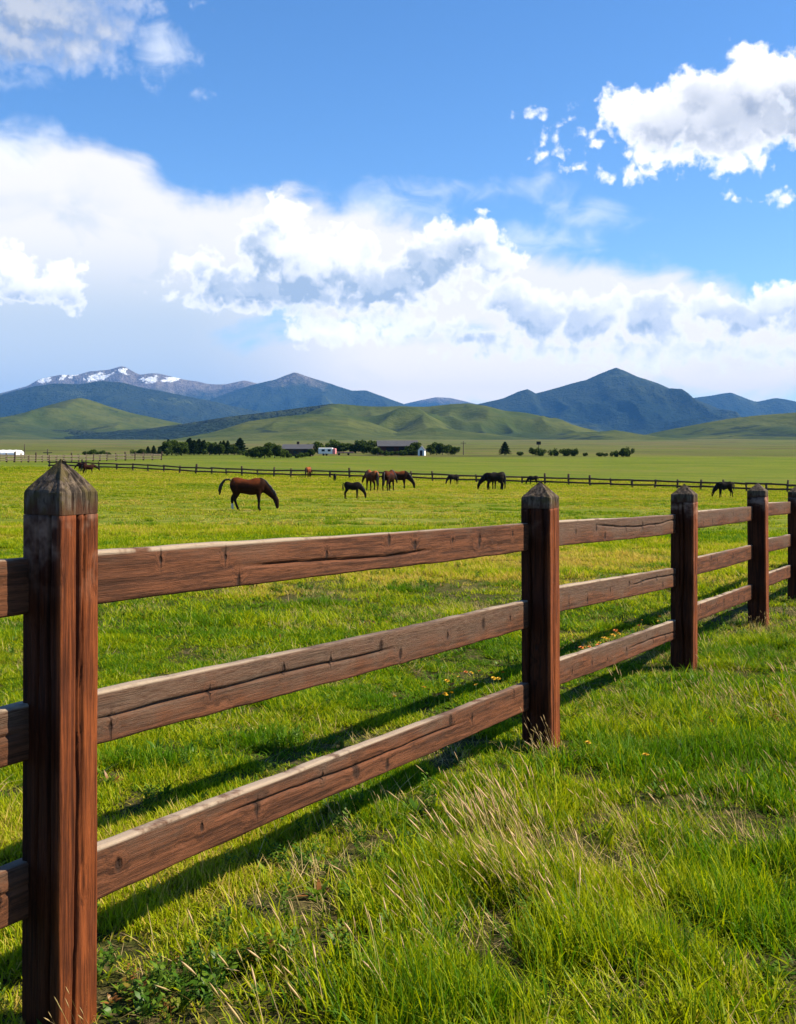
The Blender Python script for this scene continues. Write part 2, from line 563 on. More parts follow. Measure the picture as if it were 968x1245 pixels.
# ------------------------------------------------------------------ hills and mountains
def terrain_material(name, kind):
    m, N, out = material(name)
    geo = N.new('ShaderNodeNewGeometry')
    p = geo.outputs['Position']
    px, py, pz = N.sep(p)
    gul = N.new('ShaderNodeAttribute', attribute_name='gully').outputs['Fac']
    if kind != 'grass':
        p = N.v('SCALE', p, 1 / 1.5)
        px, py, pz = N.sep(p)
    if kind == 'grass':
        n1 = N.noise(p, 0.004, 6, 0.6)
        n2 = N.noise(p, 0.02, 5, 0.65)
        c = N.mix(N.sstep(n1, 0.35, 0.65), (0.036, 0.054, 0.010), (0.070, 0.080, 0.017))
        c = N.mix(N.mul(N.sstep(n2, 0.45, 0.65), 0.5), c, (0.026, 0.042, 0.010))
        scrub = N.sstep(N.add(N.noise(p, 0.0048, 7, 0.68, 0.4), N.lin(gul, 0.5, 1.1, -0.06, 0.12)), 0.585, 0.62)
        c = N.mix(N.mul(N.sstep(gul, 0.62, 0.95), 0.75), c, (0.022, 0.038, 0.012))
        c = N.mix(N.mul(scrub, 0.95), c, (0.014, 0.024, 0.012))
        bm = N.bump(N.add(n1, N.mul(n2, 0.4)), 0.6, 30.0)
        principled(N, out, c, 0.95, bm, 0.05)
    else:
        n1 = N.noise(p, 0.0022, 7, 0.62)
        n2 = N.noise(p, 0.012, 5, 0.7)
        tree = N.voro(p, 0.035, 'F1', 2, 0.6)
        forest = N.mix(N.sstep(n1, 0.35, 0.7), (0.008, 0.020, 0.018), (0.022, 0.036, 0.022))
        forest = N.mix(N.mul(N.sstep(tree, 0.25, 0.6), 0.5), forest, (0.012, 0.022, 0.014))
        rock = N.mix(N.sstep(n2, 0.35, 0.65), (0.13, 0.105, 0.095), (0.21, 0.18, 0.16))
        meadow = N.mul(N.sstep(n1, 0.585, 0.64), N.sstep(n2, 0.4, 0.55))
        forest = N.mix(N.mul(N.sstep(gul, 0.85, 0.55), 0.5), forest, (0.036, 0.046, 0.024))
        c = N.mix(N.mul(meadow, 0.6), forest, (0.070, 0.090, 0.040)) if kind != 'woods' else forest
        if kind == 'rocky':
            h = N.mad(N.sub(n1, 0.5), 420.0, pz)
            c = N.mix(N.sstep(h, 600.0, 780.0), c, rock)
            # the last snow, lying in gullies high up on the left range
            sn = N.noise(N.scale(p, (1.0, 0.4, 1.6)), 0.0045, 6, 0.62, 0.3)
            def field(x0, x1, z0, z1):
                wx = N.mul(N.sstep(px, x0 - 90, x0 + 90), N.sstep(px, x1 + 90, x1 - 90))
                wz = N.mul(N.sstep(pz, z0 - 35, z0 + 35), N.sstep(pz, z1 + 35, z1 - 35))
                return N.mul(wx, wz)
            place = N.m('MAXIMUM', field(-3130., -2600., 790., 915.), N.m('MAXIMUM', N.mul(field(-4350., -3500., 800., 925.), 0.86), field(-3420., -3230., 880., 985.)))
            snow = N.mul(N.sstep(N.add(sn, N.mul(place, 0.15)), 0.63, 0.66), N.sstep(place, 0.05, 0.3))
            c = N.mix(snow, c, (0.82, 0.84, 0.88))
        elif kind == 'peak':
            h = N.mad(N.sub(n1, 0.5), 700.0, pz)
            c = N.mix(N.mul(N.sstep(h, 640.0, 820.0), 0.8), c, rock)
        bm = N.bump(N.mad(tree, -0.4, N.add(n2, n1)), 1.0, 105.0)
        principled(N, out, c, 0.95, bm, 0.05)
    return m


def hill(name, crest, dist, w_front, w_back, mat, base=0.0, amp=0.22, nscale=900., seed=1, power=1.15, n_az=260, n_r=110, skew=0.0, octv=4, rough=0.012):
    pts = np.array(crest, float)
    a_pts = np.arctan((pts[:, 0] - 484) / F)
    t_pts = (HY - pts[:, 1]) / F
    az_ = np.linspace(a_pts[0], a_pts[-1], n_az)
    tan_el = np.interp(az_, a_pts, t_pts)
    k = np.array([1, 2, 1]) / 4.0
    tan_el = np.convolve(np.pad(tan_el, 1, mode='edge'), k, 'valid')
    x_c = np.tan(az_) * dist
    crest_h = CZ + tan_el * dist
    s = np.linspace(-1, 1, n_r)
    A, S = np.meshgrid(np.arange(n_az), s, indexing='ij')
    Y = dist + np.where(S < 0, S * w_front, S * w_back)
    X = np.tan(az_)[A] * dist + skew * (Y - dist) + 0.0
    H = crest_h[A]
    t = np.abs(S)
    rd = ridged(X / nscale + 0.25 * vnoise(X / nscale, Y / nscale, seed + 5), Y / (nscale * 2.6), octv, seed)
    fb = fbm(X / nscale * 2.3, Y / nscale * 2.3, octv, seed + 50)
    prof = (1 - t) ** power
    cut = (rd - 0.86) * np.minimum(1, t * 3.0) * (1 - t * 0.45)
    prof = prof * np.clip(1 + amp * 1.7 * cut + amp * 0.35 * (fb - .6) * np.minimum(1, t * 5), 0.05, 2)
    Z = base + (H - base) * prof + (H - base) * rough * (fb - .5)
    lim = CZ + tan_el[A] * Y * (1 - 0.04 * np.minimum(1, t * 4)) + (H - base) * rough * (fb - .5)
    Z = np.minimum(Z, lim)
    edge = np.minimum(A, n_az - 1 - A) / (n_az * 0.04)
    Z = np.where(edge < 1, base - 30 + (Z - base + 30) * np.clip(edge, 0, 1), Z)
    v = np.stack([X.ravel(), Y.ravel(), Z.ravel()], 1)
    f = grid_faces(n_az, n_r)[:, ::-1]
    o = mesh_obj(name, v, f, mat, smooth=True)
    ga = o.data.attributes.new('gully', 'FLOAT', 'POINT')
    ga.data.foreach_set('value', np.clip(0.5 - cut * 1.6, 0, 1.5).astype(np.float32).ravel())
    return tag(o, kind='structure')


mat_rocky = terrain_material('rocky_mountain', 'rocky')
mat_peak = terrain_material('peak_mountain', 'peak')
mat_forest = terrain_material('forested_mountain', 'forest')
mat_woods = terrain_material('dark_woods', 'woods')
mat_hill = terrain_material('grassy_hill', 'grass')

hill('mountain_range_snowy', [(-420, 520), (-200, 495), (-60, 486), (0, 476), (35, 466), (48, 458), (75, 452), (95, 452), (110, 448), (135, 445), (150, 441), (160, 447), (170, 453), (185, 451), (200, 453), (225, 459), (255, 465), (275, 466), (298, 462), (320, 466), (360, 474), (430, 484), (520, 500), (600, 530)],
     21000, 6750, 4500, mat_rocky, -20, 0.95, 1650., 3, 1.1, 340)
hill('mountain_peak_middle', [(120, 530), (200, 505), (250, 487), (290, 473), (318, 464), (335, 460), (348, 454), (358, 450), (368, 453), (385, 459), (405, 466), (428, 474), (445, 473), (462, 480), (490, 490), (530, 503), (580, 520), (640, 540)],
     18000, 5700, 4500, mat_peak, -20, 0.95, 1500., 8, 1.05, 300)
hill('mountain_far', [(380, 540), (440, 505), (480, 493), (505, 487), (530, 482), (548, 483), (562, 486), (590, 493), (640, 505), (700, 540)],
     24750, 4500, 4500, mat_rocky, -20, 0.3, 1950., 14, 1.1, 160)
hill('mountain_right', [(700, 530), (760, 505), (800, 490), (845, 482), (870, 478), (888, 475), (900, 480), (918, 487), (928, 485), (942, 482), (955, 484), (975, 489), (1020, 480), (1100, 490), (1250, 500), (1400, 540)],
     18750, 5250, 4500, mat_forest, -20, 0.8, 1400., 19, 1.1, 260)
hill('mountain_big_peak', [(450, 540), (520, 506), (560, 494), (585, 489), (612, 483), (630, 474), (641, 471), (651, 477), (672, 471), (690, 466), (712, 461), (730, 453), (748, 446), (758, 450), (775, 458), (800, 466), (822, 475), (840, 482), (868, 494), (900, 506), (950, 520), (1010, 540)],
     13500, 5700, 4500, mat_forest, -20, 0.85, 1250., 25, 1.0, 340)
hill('foothills_forested', [(-420, 515), (-250, 500), (-100, 492), (0, 479), (40, 469), (66, 465), (95, 466), (125, 461), (150, 463), (180, 471), (215, 479), (255, 487), (300, 496), (350, 505), (420, 515), (500, 540)],
     13200, 4800, 3750, mat_forest, -10, 0.85, 1200., 31, 1.0, 320)
hill('grassy_hill_left', [(-260, 545), (-160, 530), (-60, 518), (0, 508), (30, 501), (62, 491), (85, 485), (100, 483), (112, 486), (130, 492), (160, 501), (200, 510), (240, 518), (290, 526), (340, 542)],
     5200, 1900, 1500, mat_hill, 8, 0.9, 520., 37, 1.25, 240, octv=3, rough=0.012)
hill('dark_wooded_ridge', [(-200, 540), (-60, 527), (0, 524), (60, 522), (120, 524), (180, 521), (230, 514), (280, 506), (330, 500), (375, 494), (405, 490), (440, 496), (500, 520), (540, 545)],
     4500, 700, 900, mat_woods, 10, 0.16, 420., 43, 0.9, 260)
hill('grassy_hills_middle', [(300, 545), (340, 520), (370, 503), (395, 493), (412, 490), (450, 493), (490, 492), (520, 493), (545, 491), (568, 490), (590, 493), (615, 499), (640, 501), (665, 507), (700, 517), (730, 526), (770, 542)],
     4050, 1500, 1000, mat_hill, 14, 1.35, 400., 57, 0.95, 300, octv=3, rough=0.012)
hill('grassy_hill_front', [(190, 545), (235, 532), (270, 522), (302, 512), (340, 506), (372, 503), (400, 503), (425, 506), (450, 513), (475, 522), (500, 532), (530, 545)],
     3200, 800, 700, mat_hill, 14, 0.8, 360., 63, 1.1, 240, octv=3, rough=0.012)
hill('grassy_hill_right', [(700, 548), (755, 535), (800, 525), (840, 517), (870, 511), (895, 507), (915, 505), (940, 503), (968, 501), (1040, 494), (1150, 490), (1300, 500), (1400, 545)],
     3900, 1300, 1000, mat_hill, 14, 0.8, 420., 71, 1.1, 260, octv=3, rough=0.012)


# ------------------------------------------------------------------ near fence
TH = math.atan(731.0 / F)
FD = np.array([math.sin(TH), math.cos(TH)])          # along the fence, away from the camera
FN = np.array([math.cos(TH), -math.sin(TH)])         # towards the camera's side
FP = np.array([(72.5 - 484) / F * 3.1, 3.1])         # first post


def wood_material(name, kind):
    m, N, out = material(name)
    tcn = N.new('ShaderNodeTexCoord')
    oi = N.new('ShaderNodeObjectInfo')
    p = N.v('ADD', tcn.outputs['Object'], N.v('SCALE', (13.7, 7.1, 4.3), oi.outputs['Random']))
    x, y, z = N.sep(tcn.outputs['Object'])
    if kind == 'rail':
        st = (0.55, 13.0, 13.0)
        kst = (1.0, 1.0, 2.2)
    else:
        st = (13.0, 13.0, 0.55)
        kst = (2.2, 2.2, 1.0)
    broad = N.noise(p, 1.9, 5, 0.6)
    blot = N.noise(p, 6.5, 4, 0.65)
    # knots bend the grain around them
    if kind == 'rail':
        vk = N.new('ShaderNodeTexVoronoi', feature='F1', voronoi_dimensions='1D')
        N.put(vk.inputs['W'], N.mad(N.sub(blot, 0.5), 0.03, N.add(x, N.mul(oi.outputs['Random'], 11.0))))
        vk.inputs['Scale'].default_value = 2.7
        kerf = vk.outputs['Distance']
        kr, kg, kb = N.sep(vk.outputs['Color'])
        zk = N.lin(kr, 0, 1, -0.055, 0.055)
        dxk = N.mul(kerf, 0.37); dzk = N.mul(N.sub(z, zk), 0.75)
        kd = N.m('SQRT', N.add(N.mul(dxk, dxk), N.mul(dzk, dzk)))
        kd = N.mul(kd, N.lin(kb, 0, 1, 2.6, 8.0))
    else:
        kd = N.voro(N.scale(p, kst), 3.4, 'F1')
    knot = N.sstep(N.mad(N.sub(blot, 0.5), 0.10, kd), 0.085, 0.035)
    bend = N.sstep(kd, 0.30, 0.05)
    q = N.v('ADD', N.scale(p, st), N.v('SCALE', N.noise(p, 4.0, 2, 0.5, color=True), N.mad(bend, 0.22, 0.10)))
    grain = N.mad(N.noise(q, 8.0, 5, 0.6), 0.6, N.mul(N.noise(q, 2.6, 3, 0.5), 0.4))
    fine = N.noise(q, 30.0, 3, 0.7)
    if kind == 'rail':
        c = N.mix(N.sstep(grain, 0.36, 0.62), (0.040, 0.016, 0.009), (0.135, 0.051, 0.025))
        c = N.mix(N.mul(N.sstep(fine, 0.48, 0.66), 0.6), c, (0.026, 0.012, 0.008))
        # the stain has gone from the upper part, more on some boards than on others
        wear = N.add(N.add(N.mul(z, 7.0), N.mul(N.sub(broad, 0.5), 2.6)), N.lin(oi.outputs['Random'], 0, 1, -0.45, 0.5))
        grey = N.mix(N.sstep(fine, 0.35, 0.65), (0.036, 0.023, 0.017), (0.140, 0.096, 0.072))
        grey = N.mix(N.mul(N.sstep(blot, 0.45, 0.7), 0.6), grey, (0.080, 0.048, 0.036))
        c = N.mix(N.mul(N.sstep(wear, -0.25, 0.65), 0.72), c, grey)
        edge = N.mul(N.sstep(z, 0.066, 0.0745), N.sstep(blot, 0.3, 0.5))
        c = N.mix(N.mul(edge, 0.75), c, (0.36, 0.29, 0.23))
        # dark marks running down from knots and old saw kerfs
        kz = N.sstep(N.m('ABSOLUTE', N.sub(z, zk)), N.lin(kg, 0, 1, 0.012, 0.075), 0.006)
        kerfm = N.mul(N.mul(N.sstep(kerf, 0.020, 0.003), kz), N.sstep(blot, 0.34, 0.5))
        c = N.mix(N.mul(kerfm, 0.8), c, (0.018, 0.009, 0.007))
        h = N.sub(N.add(N.mul(grain, 0.8), N.mul(fine, 0.5)), N.add(N.mul(kerfm, 0.8), N.mul(knot, 0.9)))
    else:
        c = N.mix(N.sstep(grain, 0.37, 0.62), (0.014, 0.004, 0.002), (0.062, 0.017, 0.006))
        c = N.mix(N.mul(N.sstep(fine, 0.48, 0.70), 0.55), c, (0.026, 0.008, 0.005))
        c = N.mix(N.mul(N.sstep(broad, 0.52, 0.72), 0.55), c, (0.034, 0.010, 0.006))
        # sunlight painted in: the face towards the sun is coloured brighter orange
        sunlit_face = N.mul(N.sstep(x, 0.050, 0.062), N.lin(blot, 0.3, 0.7, 0.55, 1.0))
        c = N.mix(sunlit_face, c, N.v('MULTIPLY', c, (4.0, 3.9, 3.2)))
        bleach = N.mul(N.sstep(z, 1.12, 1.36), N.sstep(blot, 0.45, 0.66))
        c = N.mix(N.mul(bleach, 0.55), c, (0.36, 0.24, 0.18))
        h = N.sub(N.add(N.mul(grain, 0.8), N.mul(fine, 0.5)), N.mul(knot, 0.9))
    c = N.mix(N.mul(knot, 0.85), c, (0.022, 0.011, 0.008))
    bm = N.bump(h, 1.0, 0.005)
    principled(N, out, c, N.lin(fine, 0.3, 0.7, 0.6, 0.85), bm, 0.12)
    return m


def cap_material():
    m, N, out = material('weathered_end_grain')
    tcn = N.new('ShaderNodeTexCoord')
    oi = N.new('ShaderNodeObjectInfo')
    p = N.v('ADD', tcn.outputs['Object'], N.v('SCALE', (3.7, 7.1, 4.3), oi.outputs['Random']))
    g = N.noise(N.scale(p, (22, 22, 3.0)), 3.0, 6, 0.65)
    b = N.noise(p, 16.0, 5, 0.65)
    c = N.mix(N.sstep(g, 0.36, 0.64), (0.026, 0.020, 0.016), (0.120, 0.092, 0.070))
    c = N.mix(N.mul(N.sstep(b, 0.48, 0.60), 0.8), c, (0.070, 0.055, 0.022))
    c = N.mix(N.mul(N.sstep(b, 0.44, 0.36), 0.8), c, (0.030, 0.024, 0.022))
    cz = N.sep(tcn.outputs['Object'])[2]
    c = N.mix(N.mul(N.sstep(N.mad(N.sub(g, 0.5), 0.12, cz), 0.05, 0.0), 0.7), c, (0.060, 0.022, 0.012))
    principled(N, out, c, 0.9, N.bump(N.add(g, b), 0.8, 0.006), 0.1)
    return m


wood_rail = wood_material('weathered_rail_wood', 'rail')
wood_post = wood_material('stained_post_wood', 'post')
wood_cap = cap_material()


def rect_ring(hw, hh, nf, nt, bev):
    """points round a rectangle: bottom-front corner, front face up, top, back face down, bottom; returns (a, b) pairs"""
    pts = []
    def seg(p0, p1, n, ends=True):
        for i in range(n + 1):
            t = i / n
            pts.append((p0[0] + (p1[0] - p0[0]) * t, p0[1] + (p1[1] - p0[1]) * t))
    seg((-hw, -hh + bev), (-hw, hh - bev), nf)
    seg((-hw + bev, hh), (hw - bev, hh), nt)
    seg((hw, hh - bev), (hw, -hh + bev), nf)
    seg((hw - bev, -hh), (-hw + bev, -hh), nt)
    return np.array(pts)


def loft(rings):
    """rings: array (n, m, 3) -> verts, faces with both ends closed"""
    n, m_, _ = rings.shape
    v = rings.reshape(-1, 3)
    f = []
    for i in range(n - 1):
        for j in range(m_):
            k = (j + 1) % m_
            f.append((i * m_ + j, i * m_ + k, (i + 1) * m_ + k, (i + 1) * m_ + j))
    f.append(tuple(range(m_ - 1, -1, -1)))
    f.append(tuple((n - 1) * m_ + j for j in range(m_)))
    return v, f


def make_rail_mesh(L, seed, fine):
    """board: x along its length from 0 to L, y across (front at -y), z up; centre of section at 0"""
    r = np.random.default_rng(seed)
    hw, hh = 0.0225, 0.075
    nseg, nf = (110, 26) if fine else (34, 8)
    ring = rect_ring(hw, hh, nf, 4, 0.005)
    xs = np.linspace(0, L, nseg + 1)
    X = np.repeat(xs[:, None], len(ring), 1)
    Yv = np.repeat(ring[None, :, 0], nseg + 1, 0)
    Zv = np.repeat(ring[None, :, 1], nseg + 1, 0)
    # slight bow and uneven sawn edges
    bow = 0.006 * np.sin(xs / L * math.pi * r.uniform(.8, 1.6) + r.uniform(0, 3))
    up = 0.0035 * (fbm(xs * 5 + seed, xs * 0, 3, seed) - .5) * 2
    dn = 0.0030 * (fbm(xs * 7 + seed, xs * 0 + 4, 3, seed + 1) - .5) * 2
    Zv = Zv + bow[:, None] + np.where(Zv > 0, up[:, None], dn[:, None]) * np.abs(Zv) / hh
    surf = (fbm(X * 3.5 + seed, Zv * 60, 3, seed + 3) - .5) * 0.003
    front = (np.repeat(ring[None, :, 0], nseg + 1, 0) < -hw + 1e-6)
    if fine:
        z0 = r.uniform(-0.025, 0.025)
        zc = z0 + 0.020 * (fbm(xs * 1.6 + seed * 3, xs * 0, 3, seed + 8) - .5) * 2
        a0, a1 = sorted(r.uniform(0.0, 1.0, 2)); a1 = min(1, a1 + 0.35)
        on = sm(xs / L, a0, a0 + .08) * (1 - sm(xs / L, a1 - .08, a1))
        d = np.abs(Zv - bow[:, None] - zc[:, None])
        surf = surf + on[:, None] * 0.018 * np.clip(1 - d / 0.0070, 0, 1)
        for k in range(5):
            kx, kz = r.uniform(0.1, L - .1), r.uniform(-0.05, 0.05)
            dd = np.hypot((X - kx) / 1.0, (Zv - kz) / 1.6)
            surf = surf + 0.007 * np.clip(1 - dd / 0.014, 0, 1) - 0.002 * np.clip(1 - np.abs(dd - 0.03) / 0.015, 0, 1)
    Yv = Yv + np.where(front, surf, 0)
    v, f = loft(np.stack([X, Yv, Zv], 2))
    me = bpy.data.meshes.new('rail')
    me.from_pydata(v.tolist(), [], f)
    me.polygons.foreach_set('use_smooth', [True] * len(me.polygons))
    me.materials.append(wood_rail)
    return me


def make_post_mesh(H, seed, fine):
    """square post, z from -0.35 to H"""
    r = np.random.default_rng(seed)
    hw = 0.07
    nf = 34 if fine else 10
    ring = rect_ring(hw, hw, nf, nf, 0.004)
    nseg = 120 if fine else 24
    zs = np.linspace(-0.35, H, nseg + 1)
    A = np.repeat(ring[None, :, 0], nseg + 1, 0); B = np.repeat(ring[None, :, 1], nseg + 1, 0)
    Z = np.repeat(zs[:, None], len(ring), 1)
    inx = np.zeros_like(A); iny = np.zeros_like(A)
    fa = np.abs(A) > hw - 1e-6; fb = np.abs(B) > hw - 1e-6
    rough = (fbm(Z * 4 + seed, (A + B * 2) * 40, 3, seed) - .5) * 0.003
    inx += np.where(fa, -np.sign(A) * rough, 0); iny += np.where(fb, -np.sign(B) * rough, 0)
    if fine:
        for face in range(4):
            for k in range(2):
                u0 = r.uniform(-0.04, 0.04)
                u = u0 + 0.012 * (fbm(zs * 2.1 + seed + k * 9, zs * 0 + face, 3, seed + face) - .5) * 2
                zc, zl = (0.6, 2.5) if k == 0 else (r.uniform(0.2, H), r.uniform(0.3, 0.6))
                on = np.clip(1.3 - np.abs(zs - zc) / zl, 0, 1) ** 0.5
                if face % 2 == 0:
                    sgn = -1 if face == 0 else 1
                    msk = fa & (np.sign(A) == sgn); d = np.abs(B - u[:, None])
                    inx += np.where(msk, -sgn * on[:, None] * (0.022 if k == 0 else 0.013) * np.clip(1 - d / (0.0078 if k == 0 else 0.0058), 0, 1), 0)
                else:
                    sgn = -1 if face == 1 else 1
                    msk = fb & (np.sign(B) == sgn); d = np.abs(A - u[:, None])
                    iny += np.where(msk, -sgn * on[:, None] * (0.022 if k == 0 else 0.013) * np.clip(1 - d / (0.0078 if k == 0 else 0.0058), 0, 1), 0)
    v, f = loft(np.stack([A + inx, B + iny, Z], 2))
    f = [t[::-1] for t in f]
    me = bpy.data.meshes.new('post')
    me.from_pydata(v.tolist(), [], f)
    me.polygons.foreach_set('use_smooth', [True] * len(me.polygons))
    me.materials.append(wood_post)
    return me


def make_cap_mesh(h, seed, fine):
    nf = 20 if fine else 8
    ring = rect_ring(0.0695, 0.0695, nf, nf, 0.004)
    prof = [(0.0, 0.965), (0.003, 0.965), (0.006, 1.005), (0.25, 1.0), (0.40, 0.998), (0.44, 0.965), (0.48, 0.90), (0.60, 0.69), (0.72, 0.485), (0.84, 0.28), (0.93, 0.125), (0.98, 0.04), (1.0, 0.012)]
    rings = []
    for k, (t, s) in enumerate(prof):
        a = ring[:, 0] * s; b = ring[:, 1] * s
        z = np.full(len(ring), t * h)
        w = (fbm(a * 60 + seed, b * 60 + t * 9, 3, seed) - .5)
        z = z + (0.006 * w if 0.3 < t < 0.95 else 0)
        a = a * (1 + 0.03 * w); b = b * (1 + 0.03 * w)
        if fine and 0.1 < t < 0.97:
            for u0 in (-0.025, 0.012, 0.034):
                g = 0.006 * np.clip(1 - np.abs(ring[:, 1] * s - u0 * s) / 0.006, 0, 1) * (np.abs(ring[:, 0]) > 0.069)
                a = a - np.sign(a) * g
        rings.append(np.stack([a, b, z], 1))
    v, f = loft(np.array(rings))
    f = [t[::-1] for t in f]
    me = bpy.data.meshes.new('post_cap')
    me.from_pydata(v.tolist(), [], f)
    me.materials.append(wood_cap)
    return me


fence = thing('wooden_fence', (FP[0], FP[1], gz(*FP)), 'red-brown three-board wooden fence with pointed square posts running across the foreground', 'fence')
FO = np.array(fence.location)
post_y = [-0.1, 3.1, 6.36, 9.24, 12.1, 14.35, 17.2, 20.0, 22.9, 25.8]
apex = {1: 558, 2: 585, 3: 588, 4: 587, 5: 590}
CAPH = 0.148
for i, py_ in enumerate(post_y):
    t = (py_ - FP[1]) / FD[1]
    base = FP + FD * t
    g = gz(*base)
    if i in apex:
        top = CZ + (HY - apex[i]) / F * py_
    else:
        top = CZ - 0.029 - 0.0365 * (py_ - 3.1)
    Hh = top - CAPH - g
    fine = i in (1, 2, 3)
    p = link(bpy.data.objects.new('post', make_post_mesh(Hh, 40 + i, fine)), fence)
    p.location = np.array([base[0], base[1], g]) - FO
    tilt = [0, 0.004, -0.004, 0.002, -0.006, 0.003, 0.0, 0.004, -0.004, 0.002][i]
    p.rotation_euler = (0.0, tilt, -TH + [0, -0.03, 0.05, 0.05, 0.02, 0.03, 0, 0, 0, 0][i])
    wd = [1, 1, 1.2, 1.3, 1.34, 1.34, 1.3, 1.3, 1.3, 1.3][i]
    p.scale = (wd, wd, 1)
    c_ = link(bpy.data.objects.new('post_cap', make_cap_mesh(CAPH, 80 + i, fine)), p)
    c_.location = (0, 0, Hh + 0.0005)
    tag(c_, 'grey weathered pyramid top of the post')

# top edges of the boards where they meet the posts, read at both ends of every bay
rows = {1: [(674, 636), (848, 731), (1044, 830)], 2: [(634.9, 625.4), (717.7, 690.3), (810, 755)],
        3: [(623.5, 615), (681.6, 662.6), (741.6, 710.5)], 4: [(612.4, 609.4), (657, 649.7), (702.5, 687)]}
hts = (-0.181, -0.572, -0.985)
nrail = 0
for b in range(len(post_y) - 1):
    ya, yb = post_y[b], post_y[b + 1]
    for k in range(3):
        if b in rows:
            za = CZ + (HY - rows[b][k][0]) / F * (ya + 0.10)
            zb = CZ + (HY - rows[b][k][1]) / F * (yb - 0.06)
        else:
            za = CZ + hts[k] - 0.0357 * ya - (0.0 if b == 0 else 0.012)
            zb = CZ + hts[k] - 0.0357 * yb - (0.0 if b == 0 else 0.012)
        off = -0.07 + 0.005 - 0.0 + 0.0
        pa = FP + FD * ((ya - FP[1]) / FD[1] + 0.002) + FN * (-0.066)
        pb = FP + FD * ((yb - FP[1]) / FD[1] - 0.002) + FN * (-0.066)
        A3 = Vector((pa[0], pa[1], za - 0.075)); B3 = Vector((pb[0], pb[1], zb - 0.075))
        dv = B3 - A3
        ra = link(bpy.data.objects.new('rail', make_rail_mesh(dv.length, 200 + b * 3 + k, b in (0, 1, 2))), fence)
        # local x along the board, local -y to the camera's side
        xa = dv.normalized(); ya_ = Vector((-FN[0], -FN[1], 0)); za_ = xa.cross(ya_).normalized(); ya_ = za_.cross(xa)
        M = Matrix((xa, ya_, za_)).transposed().to_4x4()
        M.translation = A3 - Vector(FO)
        ra.matrix_local = M
        nrail += 1


# ------------------------------------------------------------------ grass
def blade_material(name, greens, trans=0.45, rough=0.5, gloss=0.006):
    """greens: root colour, deep green, bright green, dry"""
    m, N, out = material(name)
    at1 = N.new('ShaderNodeAttribute', attribute_name='hh')
    at2 = N.new('ShaderNodeAttribute', attribute_name='rr')
    at3 = N.new('ShaderNodeAttribute', attribute_name='tint', attribute_type='INSTANCER')
    h, r_, t_ = at1.outputs['Fac'], at2.outputs['Fac'], at3.outputs['Fac']
    k = N.add(t_, N.mul(N.sub(r_, 0.5), 0.95))
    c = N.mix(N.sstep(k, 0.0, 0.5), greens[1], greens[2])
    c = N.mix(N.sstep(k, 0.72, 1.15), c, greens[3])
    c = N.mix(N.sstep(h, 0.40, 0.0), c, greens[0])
    d = N.new('ShaderNodeBsdfDiffuse'); N.put(d.inputs[0], c)
    tr = N.new('ShaderNodeBsdfTranslucent'); N.put(tr.inputs[0], N.v('MULTIPLY', c, (1.15, 1.15, 0.6)))
    gl = N.new('ShaderNodeBsdfGlossy'); gl.inputs['Roughness'].default_value = rough; gl.inputs[0].default_value = (0.9, 0.95, 1, 1)
    m1 = N.new('ShaderNodeMixShader'); m1.inputs[0].default_value = trans
    N.t.links.new(d.outputs[0], m1.inputs[1]); N.t.links.new(tr.outputs[0], m1.inputs[2])
    m2 = N.new('ShaderNodeMixShader'); m2.inputs[0].default_value = gloss
    N.t.links.new(m1.outputs[0], m2.inputs[1]); N.t.links.new(gl.outputs[0], m2.inputs[2])
    N.t.links.new(m2.outputs[0], out.inputs[0])
    return m


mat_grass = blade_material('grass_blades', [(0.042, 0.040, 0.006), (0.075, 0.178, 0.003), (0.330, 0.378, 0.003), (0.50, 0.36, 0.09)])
mat_straw = blade_material('dry_grass_stems', [(0.15, 0.16, 0.04), (0.34, 0.28, 0.10), (0.56, 0.42, 0.21), (0.68, 0.49, 0.31)], 0.35)
mat_weed = blade_material('weed_leaves', [(0.030, 0.055, 0.012), (0.050, 0.120, 0.012), (0.120, 0.200, 0.020), (0.25, 0.11, 0.035)], 0.35, 0.35)


